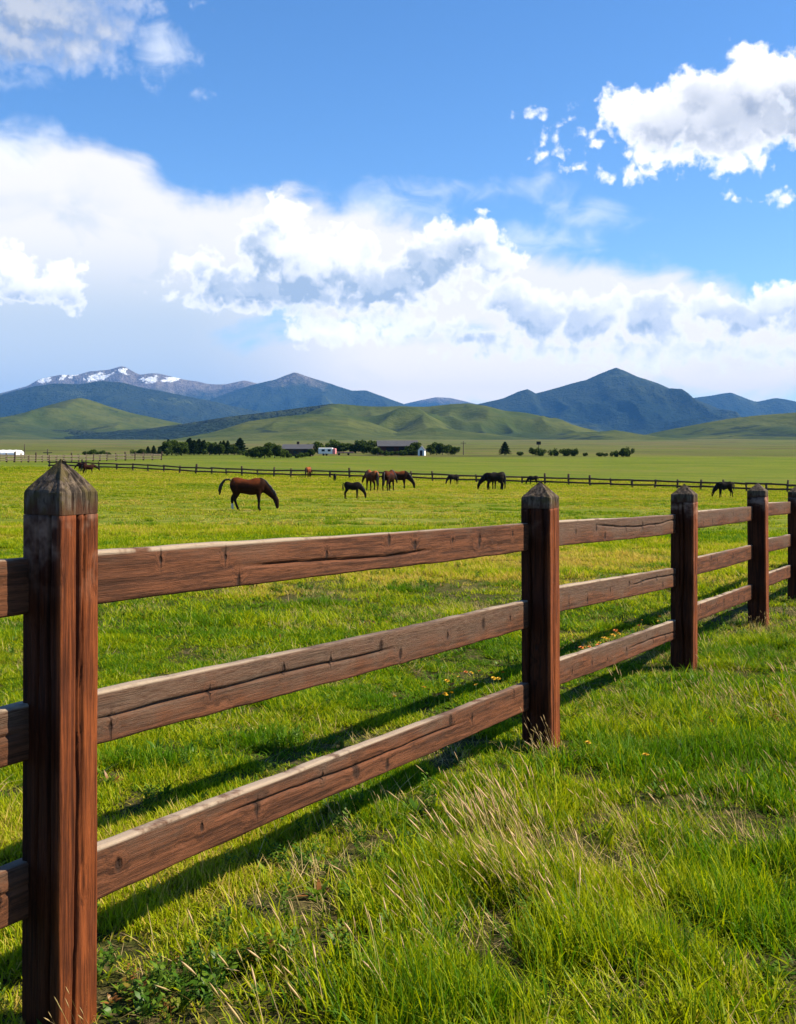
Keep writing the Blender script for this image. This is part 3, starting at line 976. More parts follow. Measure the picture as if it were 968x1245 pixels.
class Tuft:
    def __init__(self):
        self.v = []; self.f = []; self.h = []; self.r = []

    def blade(self, x, y, az_, h, lean, curl, w, rr, segs=3, taper=1.0, face=None, z0=-0.01, leaf=False):
        face = az_ + math.pi / 2 if face is None else face
        n0 = len(self.v)
        px_, py_, pz_ = x, y, z0
        ang = lean
        for i in range(segs + 1):
            t = i / segs
            if leaf:
                ww = w * math.sin(math.pi * min(0.98, 0.08 + 0.92 * t)) ** 0.8
            else:
                ww = w * (1 - t ** 1.6) * taper if i < segs else 0
            cx, sx = math.cos(face) * ww / 2, math.sin(face) * ww / 2
            if i == segs:
                self.v.append((px_, py_, pz_)); self.h.append(1.0); self.r.append(rr)
            else:
                self.v.append((px_ - cx, py_ - sx, pz_)); self.v.append((px_ + cx, py_ + sx, pz_))
                self.h += [t, t]; self.r += [rr, rr]
            step = h / segs
            px_ += math.cos(az_) * math.sin(ang) * step
            py_ += math.sin(az_) * math.sin(ang) * step
            pz_ += math.cos(ang) * step
            ang += curl / segs
        for i in range(segs - 1):
            a = n0 + i * 2
            self.f.append((a, a + 1, a + 3, a + 2))
        a = n0 + (segs - 1) * 2
        self.f.append((a, a + 1, a + 2))

    def head(self, p, d, L, w, rr):
        """spindle-shaped seed head"""
        d = Vector(d).normalized(); u = d.orthogonal().normalized(); v2 = d.cross(u)
        n0 = len(self.v)
        P0 = Vector(p)
        for t, s in ((0.0, 0.25), (0.35, 1.0), (0.7, 0.8)):
            for k in range(4):
                a = k * math.pi / 2
                q = P0 + d * (L * t) + (u * math.cos(a) + v2 * math.sin(a)) * (w * s / 2)
                self.v.append(tuple(q)); self.h.append(1.0); self.r.append(rr + 0.2)
        self.v.append(tuple(P0 + d * L)); self.h.append(1.0); self.r.append(rr + 0.2)
        for i in range(2):
            for k in range(4):
                a, b = n0 + i * 4 + k, n0 + i * 4 + (k + 1) % 4
                self.f.append((a, b, b + 4, a + 4))
        for k in range(4):
            self.f.append((n0 + 8 + k, n0 + 8 + (k + 1) % 4, n0 + 12))

    def obj(self, name, mat, coll):
        me = bpy.data.meshes.new(name)
        me.from_pydata(self.v, [], self.f)
        for an, data in (('hh', self.h), ('rr', self.r)):
            at_ = me.attributes.new(an, 'FLOAT', 'POINT')
            at_.data.foreach_set('value', np.array(data, np.float32))
        me.polygons.foreach_set('use_smooth', [True] * len(me.polygons))
        me.materials.append(mat)
        o = bpy.data.objects.new(name, me)
        coll.objects.link(o)
        return o


U = random.uniform


def grass_tuft(coll, name, n, rad, h0, h1, w, lean, curl, mat=None):
    t = Tuft()
    for i in range(n):
        a = U(0, 6.283); r_ = rad * math.sqrt(U(0, 1))
        x, y = math.cos(a) * r_, math.sin(a) * r_
        az_ = U(0, 6.283)
        t.blade(x, y, az_, U(h0, h1), abs(random.gauss(0, lean)) + 0.05, abs(random.gauss(curl, 0.4)), w * U(0.7, 1.25), U(0, 1), 3, face=az_ + math.pi / 2 + U(-.6, .6))
    t.obj(name, mat or mat_grass, coll)


def straw_tuft(coll, name, n, rad, h0, h1, seed_w):
    t = Tuft()
    for i in range(n):
        a = U(0, 6.283); r_ = rad * math.sqrt(U(0, 1))
        x, y = math.cos(a) * r_, math.sin(a) * r_
        az_ = math.pi + U(-1.1, 1.1)
        h = U(h0, h1); lean = U(0.08, 0.5); curl = U(0.1, 0.7)
        rr = U(0, 1)
        t.blade(x, y, az_, h, lean, curl, 0.0024, rr, 4, face=U(0, 3.14))
        n4 = t.v[-1]; pv = t.v[-2]
        d = Vector(n4) - Vector(pv)
        d.normalize()
        t.head(Vector(n4) - d * 0.05, d, U(0.04, 0.085), seed_w * U(0.7, 1.2), rr)
    t.obj(name, mat_straw, coll)


def weed_tuft(coll, name, n, L, w):
    t = Tuft()
    for i in range(n):
        az_ = i * 2.4 + U(-.3, .3)
        t.blade(0.01 * math.cos(az_), 0.01 * math.sin(az_), az_, L * U(0.6, 1.1), U(0.25, 1.0), U(0.4, 1.0), w * U(0.7, 1.2), U(0, 1), 4, leaf=True)
    t.obj(name, mat_weed, coll)


def stem_weed(coll, name, n, h, w):
    """upright stems with small broad leaves"""
    t = Tuft()
    for i in range(n):
        a = U(0, 6.28); r_ = U(0, 0.05)
        x, y = math.cos(a) * r_, math.sin(a) * r_
        hh_ = h * U(0.6, 1.1); lean = U(0, 0.3)
        t.blade(x, y, a, hh_, lean, 0.2, 0.004, U(0, 1), 2)
        for k in range(6):
            z = hh_ * (0.25 + 0.13 * k)
            t.blade(x + math.cos(a) * z * math.sin(lean), y + math.sin(a) * z * math.sin(lean), U(0, 6.28), U(0.02, 0.045), U(0.6, 1.3), 0.4, w * U(0.7, 1.2), U(0, 1), 2, leaf=True, z0=z)
    t.obj(name, mat_weed, coll)


def scatter(name, coll, pts, rot, scl, idx, tint, label):
    me = bpy.data.meshes.new(name)
    me.from_pydata(pts.tolist(), [], [])
    for an, tp, data in (('rot', 'FLOAT_VECTOR', rot), ('scl', 'FLOAT_VECTOR', scl), ('idx', 'INT', idx), ('tint', 'FLOAT', tint)):
        a = me.attributes.new(an, tp, 'POINT')
        a.data.foreach_set('vector' if tp == 'FLOAT_VECTOR' else 'value', np.ascontiguousarray(data, np.int32 if tp == 'INT' else np.float32).ravel())
    o = link(bpy.data.objects.new(name, me))
    g = bpy.data.node_groups.new(name, 'GeometryNodeTree')
    g.interface.new_socket('Geometry', in_out='INPUT', socket_type='NodeSocketGeometry')
    g.interface.new_socket('Geometry', in_out='OUTPUT', socket_type='NodeSocketGeometry')
    N = Nodes(g)
    gi = N.new('NodeGroupInput'); go = N.new('NodeGroupOutput')
    ci = N.new('GeometryNodeCollectionInfo')
    ci.inputs['Collection'].default_value = coll
    ci.inputs['Separate Children'].default_value = True
    ci.inputs['Reset Children'].default_value = True
    ip = N.new('GeometryNodeInstanceOnPoints')
    ip.inputs['Pick Instance'].default_value = True

    def named(n_, tp):
        a = N.new('GeometryNodeInputNamedAttribute', data_type=tp)
        a.inputs['Name'].default_value = n_
        return a.outputs[0]
    g.links.new(gi.outputs[0], ip.inputs['Points'])
    g.links.new(ci.outputs[0], ip.inputs['Instance'])
    g.links.new(named('idx', 'INT'), ip.inputs['Instance Index'])
    er = N.new('FunctionNodeEulerToRotation')
    g.links.new(named('rot', 'FLOAT_VECTOR'), er.inputs[0])
    g.links.new(er.outputs[0], ip.inputs['Rotation'])
    g.links.new(named('scl', 'FLOAT_VECTOR'), ip.inputs['Scale'])
    g.links.new(ip.outputs[0], go.inputs[0])
    md = o.modifiers.new('scatter', 'NODES')
    md.node_group = g
    return tag(o, label, 'grass', kind='stuff')


cg = bpy.data.collections.new('grass_sources')
NG = 0
for i in range(4):      # 0-3 short grazed sward
    grass_tuft(cg, f'tuft_{NG:02d}', 34, 0.075, 0.025, 0.075, 0.0056, 0.55, 0.8); NG += 1
for i in range(4):      # 4-7 longer lush grass
    grass_tuft(cg, f'tuft_{NG:02d}', 36, 0.080, 0.045, 0.135, 0.0062, 0.48, 1.0); NG += 1
for i in range(3):      # 8-10 coarse wide tufts for the distance
    grass_tuft(cg, f'tuft_{NG:02d}', 34, 0.30, 0.05, 0.14, 0.016, 0.45, 0.5); NG += 1
for i in range(2):      # 11-12 fine long grass
    grass_tuft(cg, f'tuft_{NG:02d}', 22, 0.07, 0.10, 0.22, 0.0038, 0.40, 0.9); NG += 1


for i in range(3):      # 13-15 coarse bent blades
    grass_tuft(cg, f'tuft_{NG:02d}', 13, 0.06, 0.06, 0.165, 0.0085, 0.55, 1.3); NG += 1


def fence_side(x, y):
    return (x - FP[0]) * FN[0] + (y - FP[1]) * FN[1]


def sample(n, y0, y1, margin):
    """n random spots inside the wedge of ground in view, evenly spread"""
    u = rng.random(n)
    y = np.sqrt(y0 ** 2 + u * (y1 ** 2 - y0 ** 2))
    x = (rng.random(n) * 2 - 1) * (0.355 * y + margin)
    return x, y


bare_spots = [(350, 1100, .20), (395, 1062, .20), (450, 1030, .13), (520, 1000, .10), (215, 1180, .12), (150, 1190, .08), (330, 1108, .1), (750, 1000, .05), (905, 760, .12), (610, 935, .10), (655, 925, .08), (830, 815, .14), (120, 1215, .10)]
bare_xy = [(at(a, b), r_) for a, b, r_ in bare_spots]
for yy in post_y[2:6]:
    q_ = FP + FD * ((yy - FP[1]) / FD[1] - 0.16) + FN * 0.10
    bare_xy.append((Vector((q_[0], q_[1], 0)), 0.17 + 0.006 * yy))


def bare(x, y):
    k = np.zeros_like(x)
    for p, r_ in bare_xy:
        d = np.hypot(x - p.x, (y - p.y)) / (r_ * (1 + 0.8 * (fbm(x * 9, y * 9, 2, 77) - .5)))
        k = np.maximum(k, 1 - sm(d, 0.7, 1.5))
    n = fbm(x * 1.1, y * 1.1, 3, 91)
    return np.maximum(k, 0.9 * sm(n, 0.62, 0.70))


def tint_of(x, y):
    a = fbm(x * .12, y * .22, 4, 3)
    b = fbm(x * 1.3, y * 1.3, 3, 8)
    c = fbm(x * .10, y * .30, 3, 27)
    return 0.46 + 1.2 * (a - .5) + 1.0 * (b - .5) + 0.40 * sm(c, 0.52, 0.68)


P_, R_, S_, I_, T_ = [], [], [], [], []


def put(x, y, idx, s, sz, tint, lean=0.12):
    n = len(x)
    z = ground(x, y)
    P_.append(np.stack([x, y, z], 1))
    R_.append(np.stack([rng.normal(0, lean, n), rng.normal(0, lean, n), rng.random(n) * 6.283], 1))
    S_.append(np.stack([s, s, sz], 1))
    I_.append(idx)
    T_.append(tint)


# close up
x, y = sample(62000, 1.9, 11.0, 0.8)
side = fence_side(x, y)
clump = sm(fbm(x * 3.4, y * 3.4, 2, 55), 0.36, 0.58)
keep = (rng.random(len(x)) > np.maximum(0.97 * bare(x, y), 0.4 * sm(y, 6, 11))) & (rng.random(len(x)) < 0.16 + 0.84 * clump)
x, y, side, clump = x[keep], y[keep], side[keep], clump[keep]
lush = fbm(x * .8, y * .8, 3, 14) + 0.10 * sm(side, -0.15, 0.5) - 0.13 * sm(-side, 0.0, 0.4)
dk = at(845, 925)
lush = lush + 0.4 * np.exp(-((x - dk.x) / .5) ** 2 - ((y - dk.y) / .22) ** 2)
lush = lush + 0.25 * np.exp(-((x - at(560, 1130).x) / .5) ** 2 - ((y - at(560, 1130).y) / .5) ** 2) * (side > 0.1)
long_ = lush + 0.12 * (rng.random(len(x)) - .5) > 0.58
fine_ = (lush > 0.66) & (rng.random(len(x)) < 0.35) & (side > 0.1)
idx = np.where(long_, 4 + rng.integers(0, 4, len(x)), rng.integers(0, 4, len(x)))
idx = np.where(fine_, 11 + rng.integers(0, 2, len(x)), idx)
coarse = (rng.random(len(x)) < 0.13) & (clump > 0.5) & (side > 0.05)
idx = np.where(coarse, 13 + rng.integers(0, 3, len(x)), idx)
s = rng.uniform(0.75, 1.25, len(x))
sz = s * rng.uniform(0.8, 1.25, len(x)) * np.where(side > 0.1, 1.0, 0.85) * (0.60 + 0.60 * clump) * (1 - 0.25 * sm(y, 5.0, 8.0))
tn = tint_of(x, y) - np.where(lush > 0.70, 0.22, 0.0) + rng.normal(0, 0.10, len(x))
put(x, y, idx, s, sz, tn)
xd = dk.x + rng.normal(0, .24, 130); yd = dk.y + rng.normal(0, .10, 130)
put(xd, yd, 4 + rng.integers(0, 4, 130), rng.uniform(.8, 1.2, 130), rng.uniform(1.1, 1.6, 130), rng.uniform(-.35, -.05, 130))
for a_, b_ in ((395, 735), (330, 905), (755, 673), (812, 690), (180, 930), (930, 905), (700, 660), (480, 720), (250, 760)):
    q_ = at(a_, b_)
    w_ = 0.05 + 0.012 * q_.y
    xd = q_.x + rng.normal(0, w_, 30); yd = q_.y + rng.normal(0, w_ * .7, 30)
    put(xd, yd, 4 + rng.integers(0, 4, 30), rng.uniform(.9, 1.3, 30), rng.uniform(.9, 1.4, 30), rng.uniform(-.35, 0.0, 30))
# middle distance
x, y = sample(60000, 10.0, 34.0, 1.5)
keep = rng.random(len(x)) > np.maximum(0.85 * sm(fbm(x * .9, y * .9, 3, 91), 0.58, 0.67), 0.45 * sm(y, 18, 34))
x, y = x[keep], y[keep]
lush = fbm(x * .5, y * .5, 3, 14) - 0.06 * (fence_side(x, y) < 0)
kk = rng.random(len(x)) < 0.35 + 0.65 * sm(fbm(x * 1.7, y * 1.7, 2, 56), 0.36, 0.58)
x, y, lush = x[kk], y[kk], lush[kk]
idx = np.where(lush > 0.60, 4 + rng.integers(0, 4, len(x)), rng.integers(0, 4, len(x)))
s = rng.uniform(1.2, 2.1, len(x)) * (1 + 0.4 * sm(y, 14, 34))
put(x, y, idx, s, s * rng.uniform(0.5, 0.85, len(x)), tint_of(x, y) + rng.normal(0, .08, len(x)))
# darker clumps the animals leave standing
x, y = sample(2600, 7.0, 75.0, 1.5)
k = fbm(x * .35, y * .35, 2, 88) > 0.62
x, y = x[k], y[k]
xc = np.repeat(x, 5) + rng.normal(0, .10, len(x) * 5); yc = np.repeat(y, 5) + rng.normal(0, .10, len(x) * 5)
s = rng.uniform(1.0, 1.7, len(xc))
put(xc, yc, 4 + rng.integers(0, 4, len(xc)), s, s * 0.85, rng.uniform(-0.15, 0.12, len(xc)))
# far across the field
x, y = sample(52000, 32.0, 185.0, 3.0)
keep = rng.random(len(x)) > 0.8 * sm(fbm(x * .25, y * .45, 3, 92), 0.5, 0.62)
x, y = x[keep], y[keep]
s = rng.uniform(0.8, 1.5, len(x)) * (1 + 1.6 * sm(y, 40, 170))
put(x, y, 8 + rng.integers(0, 3, len(x)), s, s * rng.uniform(0.55, 1.0, len(x)) / (1 + 0.8 * sm(y, 40, 170)), tint_of(x, y) + 0.05 + rng.normal(0, .09, len(x)))
scatter('meadow_grass', cg, np.concatenate(P_), np.concatenate(R_), np.concatenate(S_), np.concatenate(I_), np.concatenate(T_), 'green meadow grass covering the pasture on both sides of the wooden fence')

# dry seeding stems
cs = bpy.data.collections.new('straw_sources')
for i in range(4):
    straw_tuft(cs, f'straw_{i:02d}', 10, 0.10, 0.14, 0.46, 0.0062)
for i in range(3):
    t_ = Tuft()
    for k in range(10):
        a = U(0, 6.28)
        t_.blade(U(-.08, .08), U(-.08, .08), a, U(0.07, 0.2), U(0.6, 1.35), U(0, .5), 0.004, U(0, 1), 3)
    t_.obj(f'straw_{4 + i:02d}', mat_straw, cs)
P_, R_, S_, I_, T_ = [], [], [], [], []


def straw_patch(px, py, n, sx, sy, smin, smax):
    c_ = at(px, py)
    x = c_.x + rng.normal(0, sx, n); y = c_.y + rng.normal(0, sy, n)
    z = ground(x, y)
    P_.append(np.stack([x, y, z], 1))
    R_.append(np.stack([rng.normal(0, .08, n), rng.normal(-0.08, .08, n), rng.normal(0, .35, n)], 1))
    s = rng.uniform(smin, smax, n)
    S_.append(np.stack([s, s, s], 1)); I_.append(rng.integers(0, 4, n)); T_.append(rng.uniform(0.2, 0.8, n))


straw_patch(640, 1085, 15, .13, .2, .75, 1.05)
straw_patch(690, 1130, 7, .2, .25, .55, .85)
straw_patch(590, 1010, 8, .14, .16, .6, .9)
straw_patch(800, 1040, 8, .25, .12, .6, .9)
straw_patch(860, 1000, 6, .3, .15, .5, .8)
straw_patch(930, 880, 14, .22, .25, .6, .9)
straw_patch(420, 1235, 4, .2, .1, .7, 1.0)
straw_patch(520, 1170, 2, .2, .15, .7, 1.0)
straw_patch(470, 1010, 3, .12, .12, .5, .8)
straw_patch(70, 1262, 2, .06, .04, .4, .6)
straw_patch(665, 930, 3, .06, .04, .5, .75)
x, y = sample(900, 2.0, 12.0, 0.8)
k = fence_side(x, y) > 0.1
x, y = x[k & (y > 3.3)][:40], y[k & (y > 3.3)][:40]
P_.append(np.stack([x, y, ground(x, y)], 1)); n = len(x)
R_.append(np.stack([rng.normal(0, .08, n), rng.normal(-.05, .08, n), rng.normal(0, .5, n)], 1))
s = rng.uniform(.4, .75, n); S_.append(np.stack([s, s, s], 1)); I_.append(rng.integers(0, 4, n)); T_.append(rng.uniform(0.1, 0.7, n))
# dead thatch lying low
x, y = sample(9000, 1.9, 16.0, 0.8)
k = rng.random(len(x)) < 0.05 + 0.5 * sm(fbm(x * 1.3, y * 1.3, 3, 44), 0.56, 0.70) + bare(x, y)
x, y = x[k], y[k]; n = len(x)
P_.append(np.stack([x, y, ground(x, y) + 0.01], 1))
R_.append(np.stack([rng.normal(0, .1, n), rng.normal(0, .1, n), rng.random(n) * 6.28], 1))
s = rng.uniform(.6, 1.1, n); S_.append(np.stack([s, s, s], 1)); I_.append(rng.integers(4, 7, n)); T_.append(rng.uniform(0.0, 0.7, n))
scatter('dry_grass', cs, np.concatenate(P_), np.concatenate(R_), np.concatenate(S_), np.concatenate(I_), np.concatenate(T_), 'dry straw-coloured grass stems with seed heads standing through the green grass')

# broad-leaved weeds
cw = bpy.data.collections.new('weed_sources')
for i in range(3):
    weed_tuft(cw, f'weed_{i:02d}', 9, 0.11, 0.030)
for i in range(3):
    stem_weed(cw, f'weed_{3 + i:02d}', 7, 0.16, 0.018)
P_, R_, S_, I_, T_ = [], [], [], [], []
x, y = sample(8000, 1.9, 20.0, 0.8)
k = rng.random(len(x)) < 0.17 + 0.9 * sm(fbm(x * .9, y * .9, 3, 61), 0.53, 0.66)
x, y = x[k], y[k]
for a, b, n, sp in ((200, 1215, 40, .14), (330, 1180, 14, .12), (840, 915, 30, .2), (480, 1170, 30, .2), (360, 1060, 10, .08), (930, 900, 18, .2), (330, 905, 14, .15), (170, 930, 16, .25)):
    c_ = at(a, b)
    x = np.concatenate([x, c_.x + rng.normal(0, sp, n)]); y = np.concatenate([y, c_.y + rng.normal(0, sp, n)])
n = len(x)
P_ = np.stack([x, y, ground(x, y)], 1)
R_ = np.stack([rng.normal(0, .1, n), rng.normal(0, .1, n), rng.random(n) * 6.28], 1)
s = rng.uniform(.35, .8, n)
scatter('meadow_weeds', cw, P_, R_, np.stack([s, s, s * rng.uniform(.7, 1.2, n)], 1), rng.integers(0, 6, n), np.clip(rng.normal(0.3, 0.28, n), 0, 1), 'dark green broad-leaved weeds growing among the grass')['category'] = 'weeds'




# ------------------------------------------------------------------ horses
def coat_material():
    m, N, out = material('horse_coat')
    a = N.new('ShaderNodeAttribute', attribute_name='coat')
    tcn = N.new('ShaderNodeTexCoord')
    n = N.noise(tcn.outputs['Object'], 9.0, 5, 0.6)
    c = N.v('SCALE', a.outputs['Color'], N.lin(n, 0.3, 0.7, 0.8, 1.2))
    principled(N, out, c, 0.6, N.bump(n, 0.2, 0.02), 0.03)
    return m


mat_coat = coat_material()
mat_hair = plain('horse_hair', (0.012, 0.009, 0.008), 0.55, 0.4, 30.0)
mat_hair_red = plain('horse_hair_red', (0.075, 0.028, 0.012), 0.55, 0.4, 30.0)


def tube_rings(pts, m_=12):
    """pts: (x, y, z, r_side, r_up); the side axis is taken across the path"""
    P3 = np.array([p[:3] for p in pts], float)
    T = np.gradient(P3, axis=0)
    T /= np.linalg.norm(T, axis=1)[:, None]
    rings = []
    for i, p in enumerate(pts):
        side = np.array([0., 1., 0.])
        side = side - T[i] * side.dot(T[i])
        side /= np.linalg.norm(side)
        up = np.cross(T[i], side)
        a = np.linspace(0, 2 * math.pi, m_, endpoint=False)
        rings.append(P3[i] + np.outer(np.cos(a), side) * p[3] + np.outer(np.sin(a), up) * p[4])
    return np.array(rings)


def merge(parts):
    V, Fc, n = [], [], 0
    for v, f in parts:
        V.append(np.asarray(v)); Fc += [tuple(i + n for i in t) for t in f]; n += len(v)
    return np.concatenate(V), Fc


def resample(pts, n):
    """smooth path through the control points"""
    pts = np.array(pts, float)
    t = np.linspace(0, len(pts) - 1, n)
    out = np.stack([hermite(t, np.arange(len(pts), dtype=float), pts[:, k]) for k in range(pts.shape[1])], 1)
    return out


def horse(label, px, py, yaw, scale, coat, legs, head_c, neck='graze', phase=(0, 0, 0, 0), tail=None, hair=None, foal=False, socks=(), mane_c=None, back=None):
    loc = at(px, py)
    name = 'foal' if foal else 'horse'
    root = thing(name, loc, label, name, 'horses grazing in the pasture', yaw)
    root.scale = (scale,) * 3
    parts = []
    leg_l = 1.12 if foal else 1.0
    body = 0.86 if foal else 1.0
    zc = 1.10 if not foal else 1.12
    trunk = [(-.84, 0, 1.20, .05, .06), (-.79, 0, 1.19, .16, .19), (-.66, 0, 1.17, .245, .275), (-.48, 0, 1.15, .275, .305), (-.2, 0, 1.09, .275, .295), (.08, 0, 1.06, .285, .315), (.30, 0, 1.10, .265, .335),
             (.48, 0, 1.13, .22, .32), (.62, 0, 1.14, .17, .25), (.72, 0, 1.13, .09, .12)]
    trunk = [(x, y, z - (.03 if -.6 < x < .5 else 0), a * 1.05, b * 1.10) for x, y, z, a, b in trunk]
    trunk = [(x * body, y, zc + (z - 1.1), a * body, b * (0.9 if foal else 1)) for x, y, z, a, b in trunk]
    parts.append(loft(tube_rings(resample(trunk, 26), 16)))
    if neck == 'graze':
        nk = [(.36, 0, 1.22, .15, .27), (.56, 0, 1.12, .13, .25), (.80, 0, .90, .105, .20), (1.00, 0, .70, .085, .15), (1.10, 0, .585, .075, .125)]
        hd = [(1.06, 0, .66, .07, .09), (1.13, 0, .56, .085, .125), (1.19, 0, .42, .078, .122), (1.215, 0, .28, .060, .09), (1.23, 0, .16, .055, .075), (1.235, 0, .09, .045, .05)]
    elif neck == 'low':
        nk = [(.36, 0, 1.26, .15, .26), (.58, 0, 1.24, .13, .24), (.86, 0, 1.13, .105, .19), (1.08, 0, 1.02, .085, .145), (1.20, 0, .95, .075, .12)]
        hd = [(1.15, 0, 1.0, .07, .09), (1.25, 0, .93, .085, .125), (1.36, 0, .81, .078, .12), (1.44, 0, .70, .06, .09), (1.50, 0, .60, .055, .075), (1.52, 0, .55, .045, .05)]
    else:
        nk = [(.36, 0, 1.28, .15, .26), (.58, 0, 1.38, .13, .23), (.76, 0, 1.60, .10, .18), (.86, 0, 1.80, .08, .14), (.90, 0, 1.90, .07, .10)]
        hd = [(.86, 0, 1.88, .07, .09), (.95, 0, 1.83, .085, .12), (1.08, 0, 1.73, .078, .12), (1.20, 0, 1.62, .06, .09), (1.28, 0, 1.54, .055, .075), (1.31, 0, 1.50, .045, .05)]
    if foal:
        nk = [(x * .86 + .0, y, z if z > 1 else z * 1.0, a, b * .9) for x, y, z, a, b in nk]
        hd = [(x * .86, y, z, a, b) for x, y, z, a, b in hd]
    parts.append(loft(tube_rings(resample(nk, 12), 14)))
    parts.append(loft(tube_rings(resample(hd, 12), 12)))
    # ears
    b0 = np.array(hd[0][:3]); d0 = np.array(hd[0][:3]) - np.array(hd[2][:3]); d0 /= np.linalg.norm(d0)
    for s in (-1, 1):
        e0 = b0 + np.array([0, s * .055, 0]) + d0 * .03
        fw = np.array([-d0[2], 0, d0[0]])
        e1 = e0 + d0 * .17 + fw * 0.03 + np.array([0, s * .02, 0])
        parts.append(loft(tube_rings([(*e0, .035, .025), (*((e0 + e1) / 2), .032, .02), (*e1, .008, .006)], 8)))
    for k, s in enumerate((-1, 1)):
        f = phase[k]
        fl = [(.40, s * .13, .98, .10, .15), (.41 + f * .1, s * .14, .80, .085, .105), (.42 + f * .35, s * .14, .62, .062, .072), (.43 + f * .55, s * .14, .48, .055, .060), (.425 + f * .75, s * .14, .30, .038, .042), (.42 + f * .95, s * .14, .15, .040, .048),
              (.445 + f, s * .14, .08, .036, .042), (.46 + f * 1.0, s * .14, .05, .05, .055), (.465 + f, s * .14, 0.0, .058, .065)]
        g = phase[2 + k]
        hl = [(-.56, s * .14, 1.08, .14, .24), (-.55 + g * .05, s * .16, .88, .115, .19), (-.60 + g * .25, s * .16, .70, .080, .115), (-.72 + g * .55, s * .155, .54, .055, .072), (-.725 + g * .6, s * .155, .46, .048, .060),
              (-.705 + g * .8, s * .15, .30, .040, .046), (-.69 + g * .95, s * .15, .16, .043, .05), (-.665 + g, s * .15, .08, .038, .042), (-.65 + g, s * .15, .05, .05, .055), (-.645 + g, s * .15, 0.0, .058, .065)]
        fl = [(x, y, z, a * 1.22, b * 1.22) for x, y, z, a, b in fl]
        hl = [(x, y, z, a * 1.2, b * 1.2) for x, y, z, a, b in hl]
        if foal:
            fl = [(x * body, y * .8, z, a * .85, b * .85) for x, y, z, a, b in fl]
            hl = [(x * body, y * .8, z, a * .85, b * .8) for x, y, z, a, b in hl]
        parts.append(loft(tube_rings(resample(fl, 18), 10)))
        parts.append(loft(tube_rings(resample(hl, 20), 10)))
    v, f = merge(parts)
    me = bpy.data.meshes.new('body')
    me.from_pydata(v.tolist(), [], f)
    bm_ = bmesh.new(); bm_.from_mesh(me); bmesh.ops.recalc_face_normals(bm_, faces=bm_.faces); bm_.to_mesh(me); bm_.free()
    tmp = bpy.data.objects.new('body_source', me)
    col.objects.link(tmp)
    rm = tmp.modifiers.new('r', 'REMESH'); rm.mode = 'VOXEL'; rm.voxel_size = 0.026
    sm_ = tmp.modifiers.new('s', 'SMOOTH'); sm_.factor = 0.5; sm_.iterations = 5
    dg = bpy.context.evaluated_depsgraph_get()
    me2 = bpy.data.meshes.new_from_object(tmp.evaluated_get(dg))
    bpy.data.objects.remove(tmp); bpy.data.meshes.remove(me)
    me2.name = 'body'
    nv = len(me2.vertices)
    co = np.zeros(nv * 3, np.float32); me2.vertices.foreach_get('co', co); co = co.reshape(-1, 3)
    C = np.tile(np.array(coat, float), (nv, 1))
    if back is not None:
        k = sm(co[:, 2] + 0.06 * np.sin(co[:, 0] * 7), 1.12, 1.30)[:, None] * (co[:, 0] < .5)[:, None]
        C = C * (1 - k) + np.array(back) * k  # sunlight painted into the coat: backs lighter and warmer than the sides
    k = (sm(co[:, 2], 0.78, 0.48) * (co[:, 0] < 0.72))[:, None]
    C = C * (1 - k) + np.array(legs) * k
    hdp = np.array(hd[1][:3])
    dist = np.linalg.norm(co - np.array(hd[3][:3]), axis=1)
    k = (sm(dist, 0.55, 0.30) * (co[:, 0] > 0.7))[:, None]
    C = C * (1 - k) + np.array(head_c) * k
    for sx, sy in socks:
        k = ((np.sign(co[:, 0]) == sx) & (np.sign(co[:, 1]) == sy) & (co[:, 2] < .30) & (co[:, 2] > .05) & (co[:, 0] < .7))[:, None]
        C = np.where(k, np.array([.62, .56, .48]), C)
    C = np.where((co[:, 2] < 0.05)[:, None] & (co[:, 0] < .72)[:, None], np.array([.02, .016, .013]), C)
    ca = me2.color_attributes.new('coat', 'FLOAT_COLOR', 'POINT')
    ca.data.foreach_set('color', np.concatenate([C, np.ones((nv, 1))], 1).astype(np.float32).ravel())
    me2.materials.clear(); me2.materials.append(mat_coat)
    me2.polygons.foreach_set('use_smooth', [True] * len(me2.polygons))
    link(bpy.data.objects.new('body', me2), root)
    hm = hair or mat_hair
    # mane along the crest of the neck
    cp = np.array(nk)
    T = np.gradient(cp[:, :3], axis=0); T /= np.linalg.norm(T, axis=1)[:, None]
    upv = np.stack([-T[:, 2], 0 * T[:, 0], T[:, 0]], 1)
    top = cp[:, :3] + upv * (cp[:, 4:5] * 0.90)
    mane = [(*(top[i] + np.array([0, -.045, -0.035 if i else 0.0])), .035, .085 if 0 < i < 4 else .03) for i in range(5)]
    mv, mf = loft(tube_rings(resample(mane, 14), 8))
    mv = mv + 0.012 * np.sin(mv[:, ::-1] * 47)
    mesh_obj('mane', mv, mf, hm, root, True)
    if tail is None:
        tail = [(-.80, 0, 1.33, .045, .05), (-.90, 0, 1.25, .055, .06), (-.94, .01, 1.05, .07, .075), (-.93, .02, .80, .08, .085), (-.92, .02, .58, .07, .075), (-.92, .02, .42, .02, .02)]
        if foal:
            tail = [(x * .87, y, z + .02 if z > .6 else z + .25, a * .7, b * .7) for x, y, z, a, b in tail]
    tv, tf = loft(tube_rings(resample(tail, 18), 9))
    tv = tv + 0.012 * np.sin(tv[:, ::-1] * 41)
    mesh_obj('tail', tv, tf, hm, root, True)
    return root


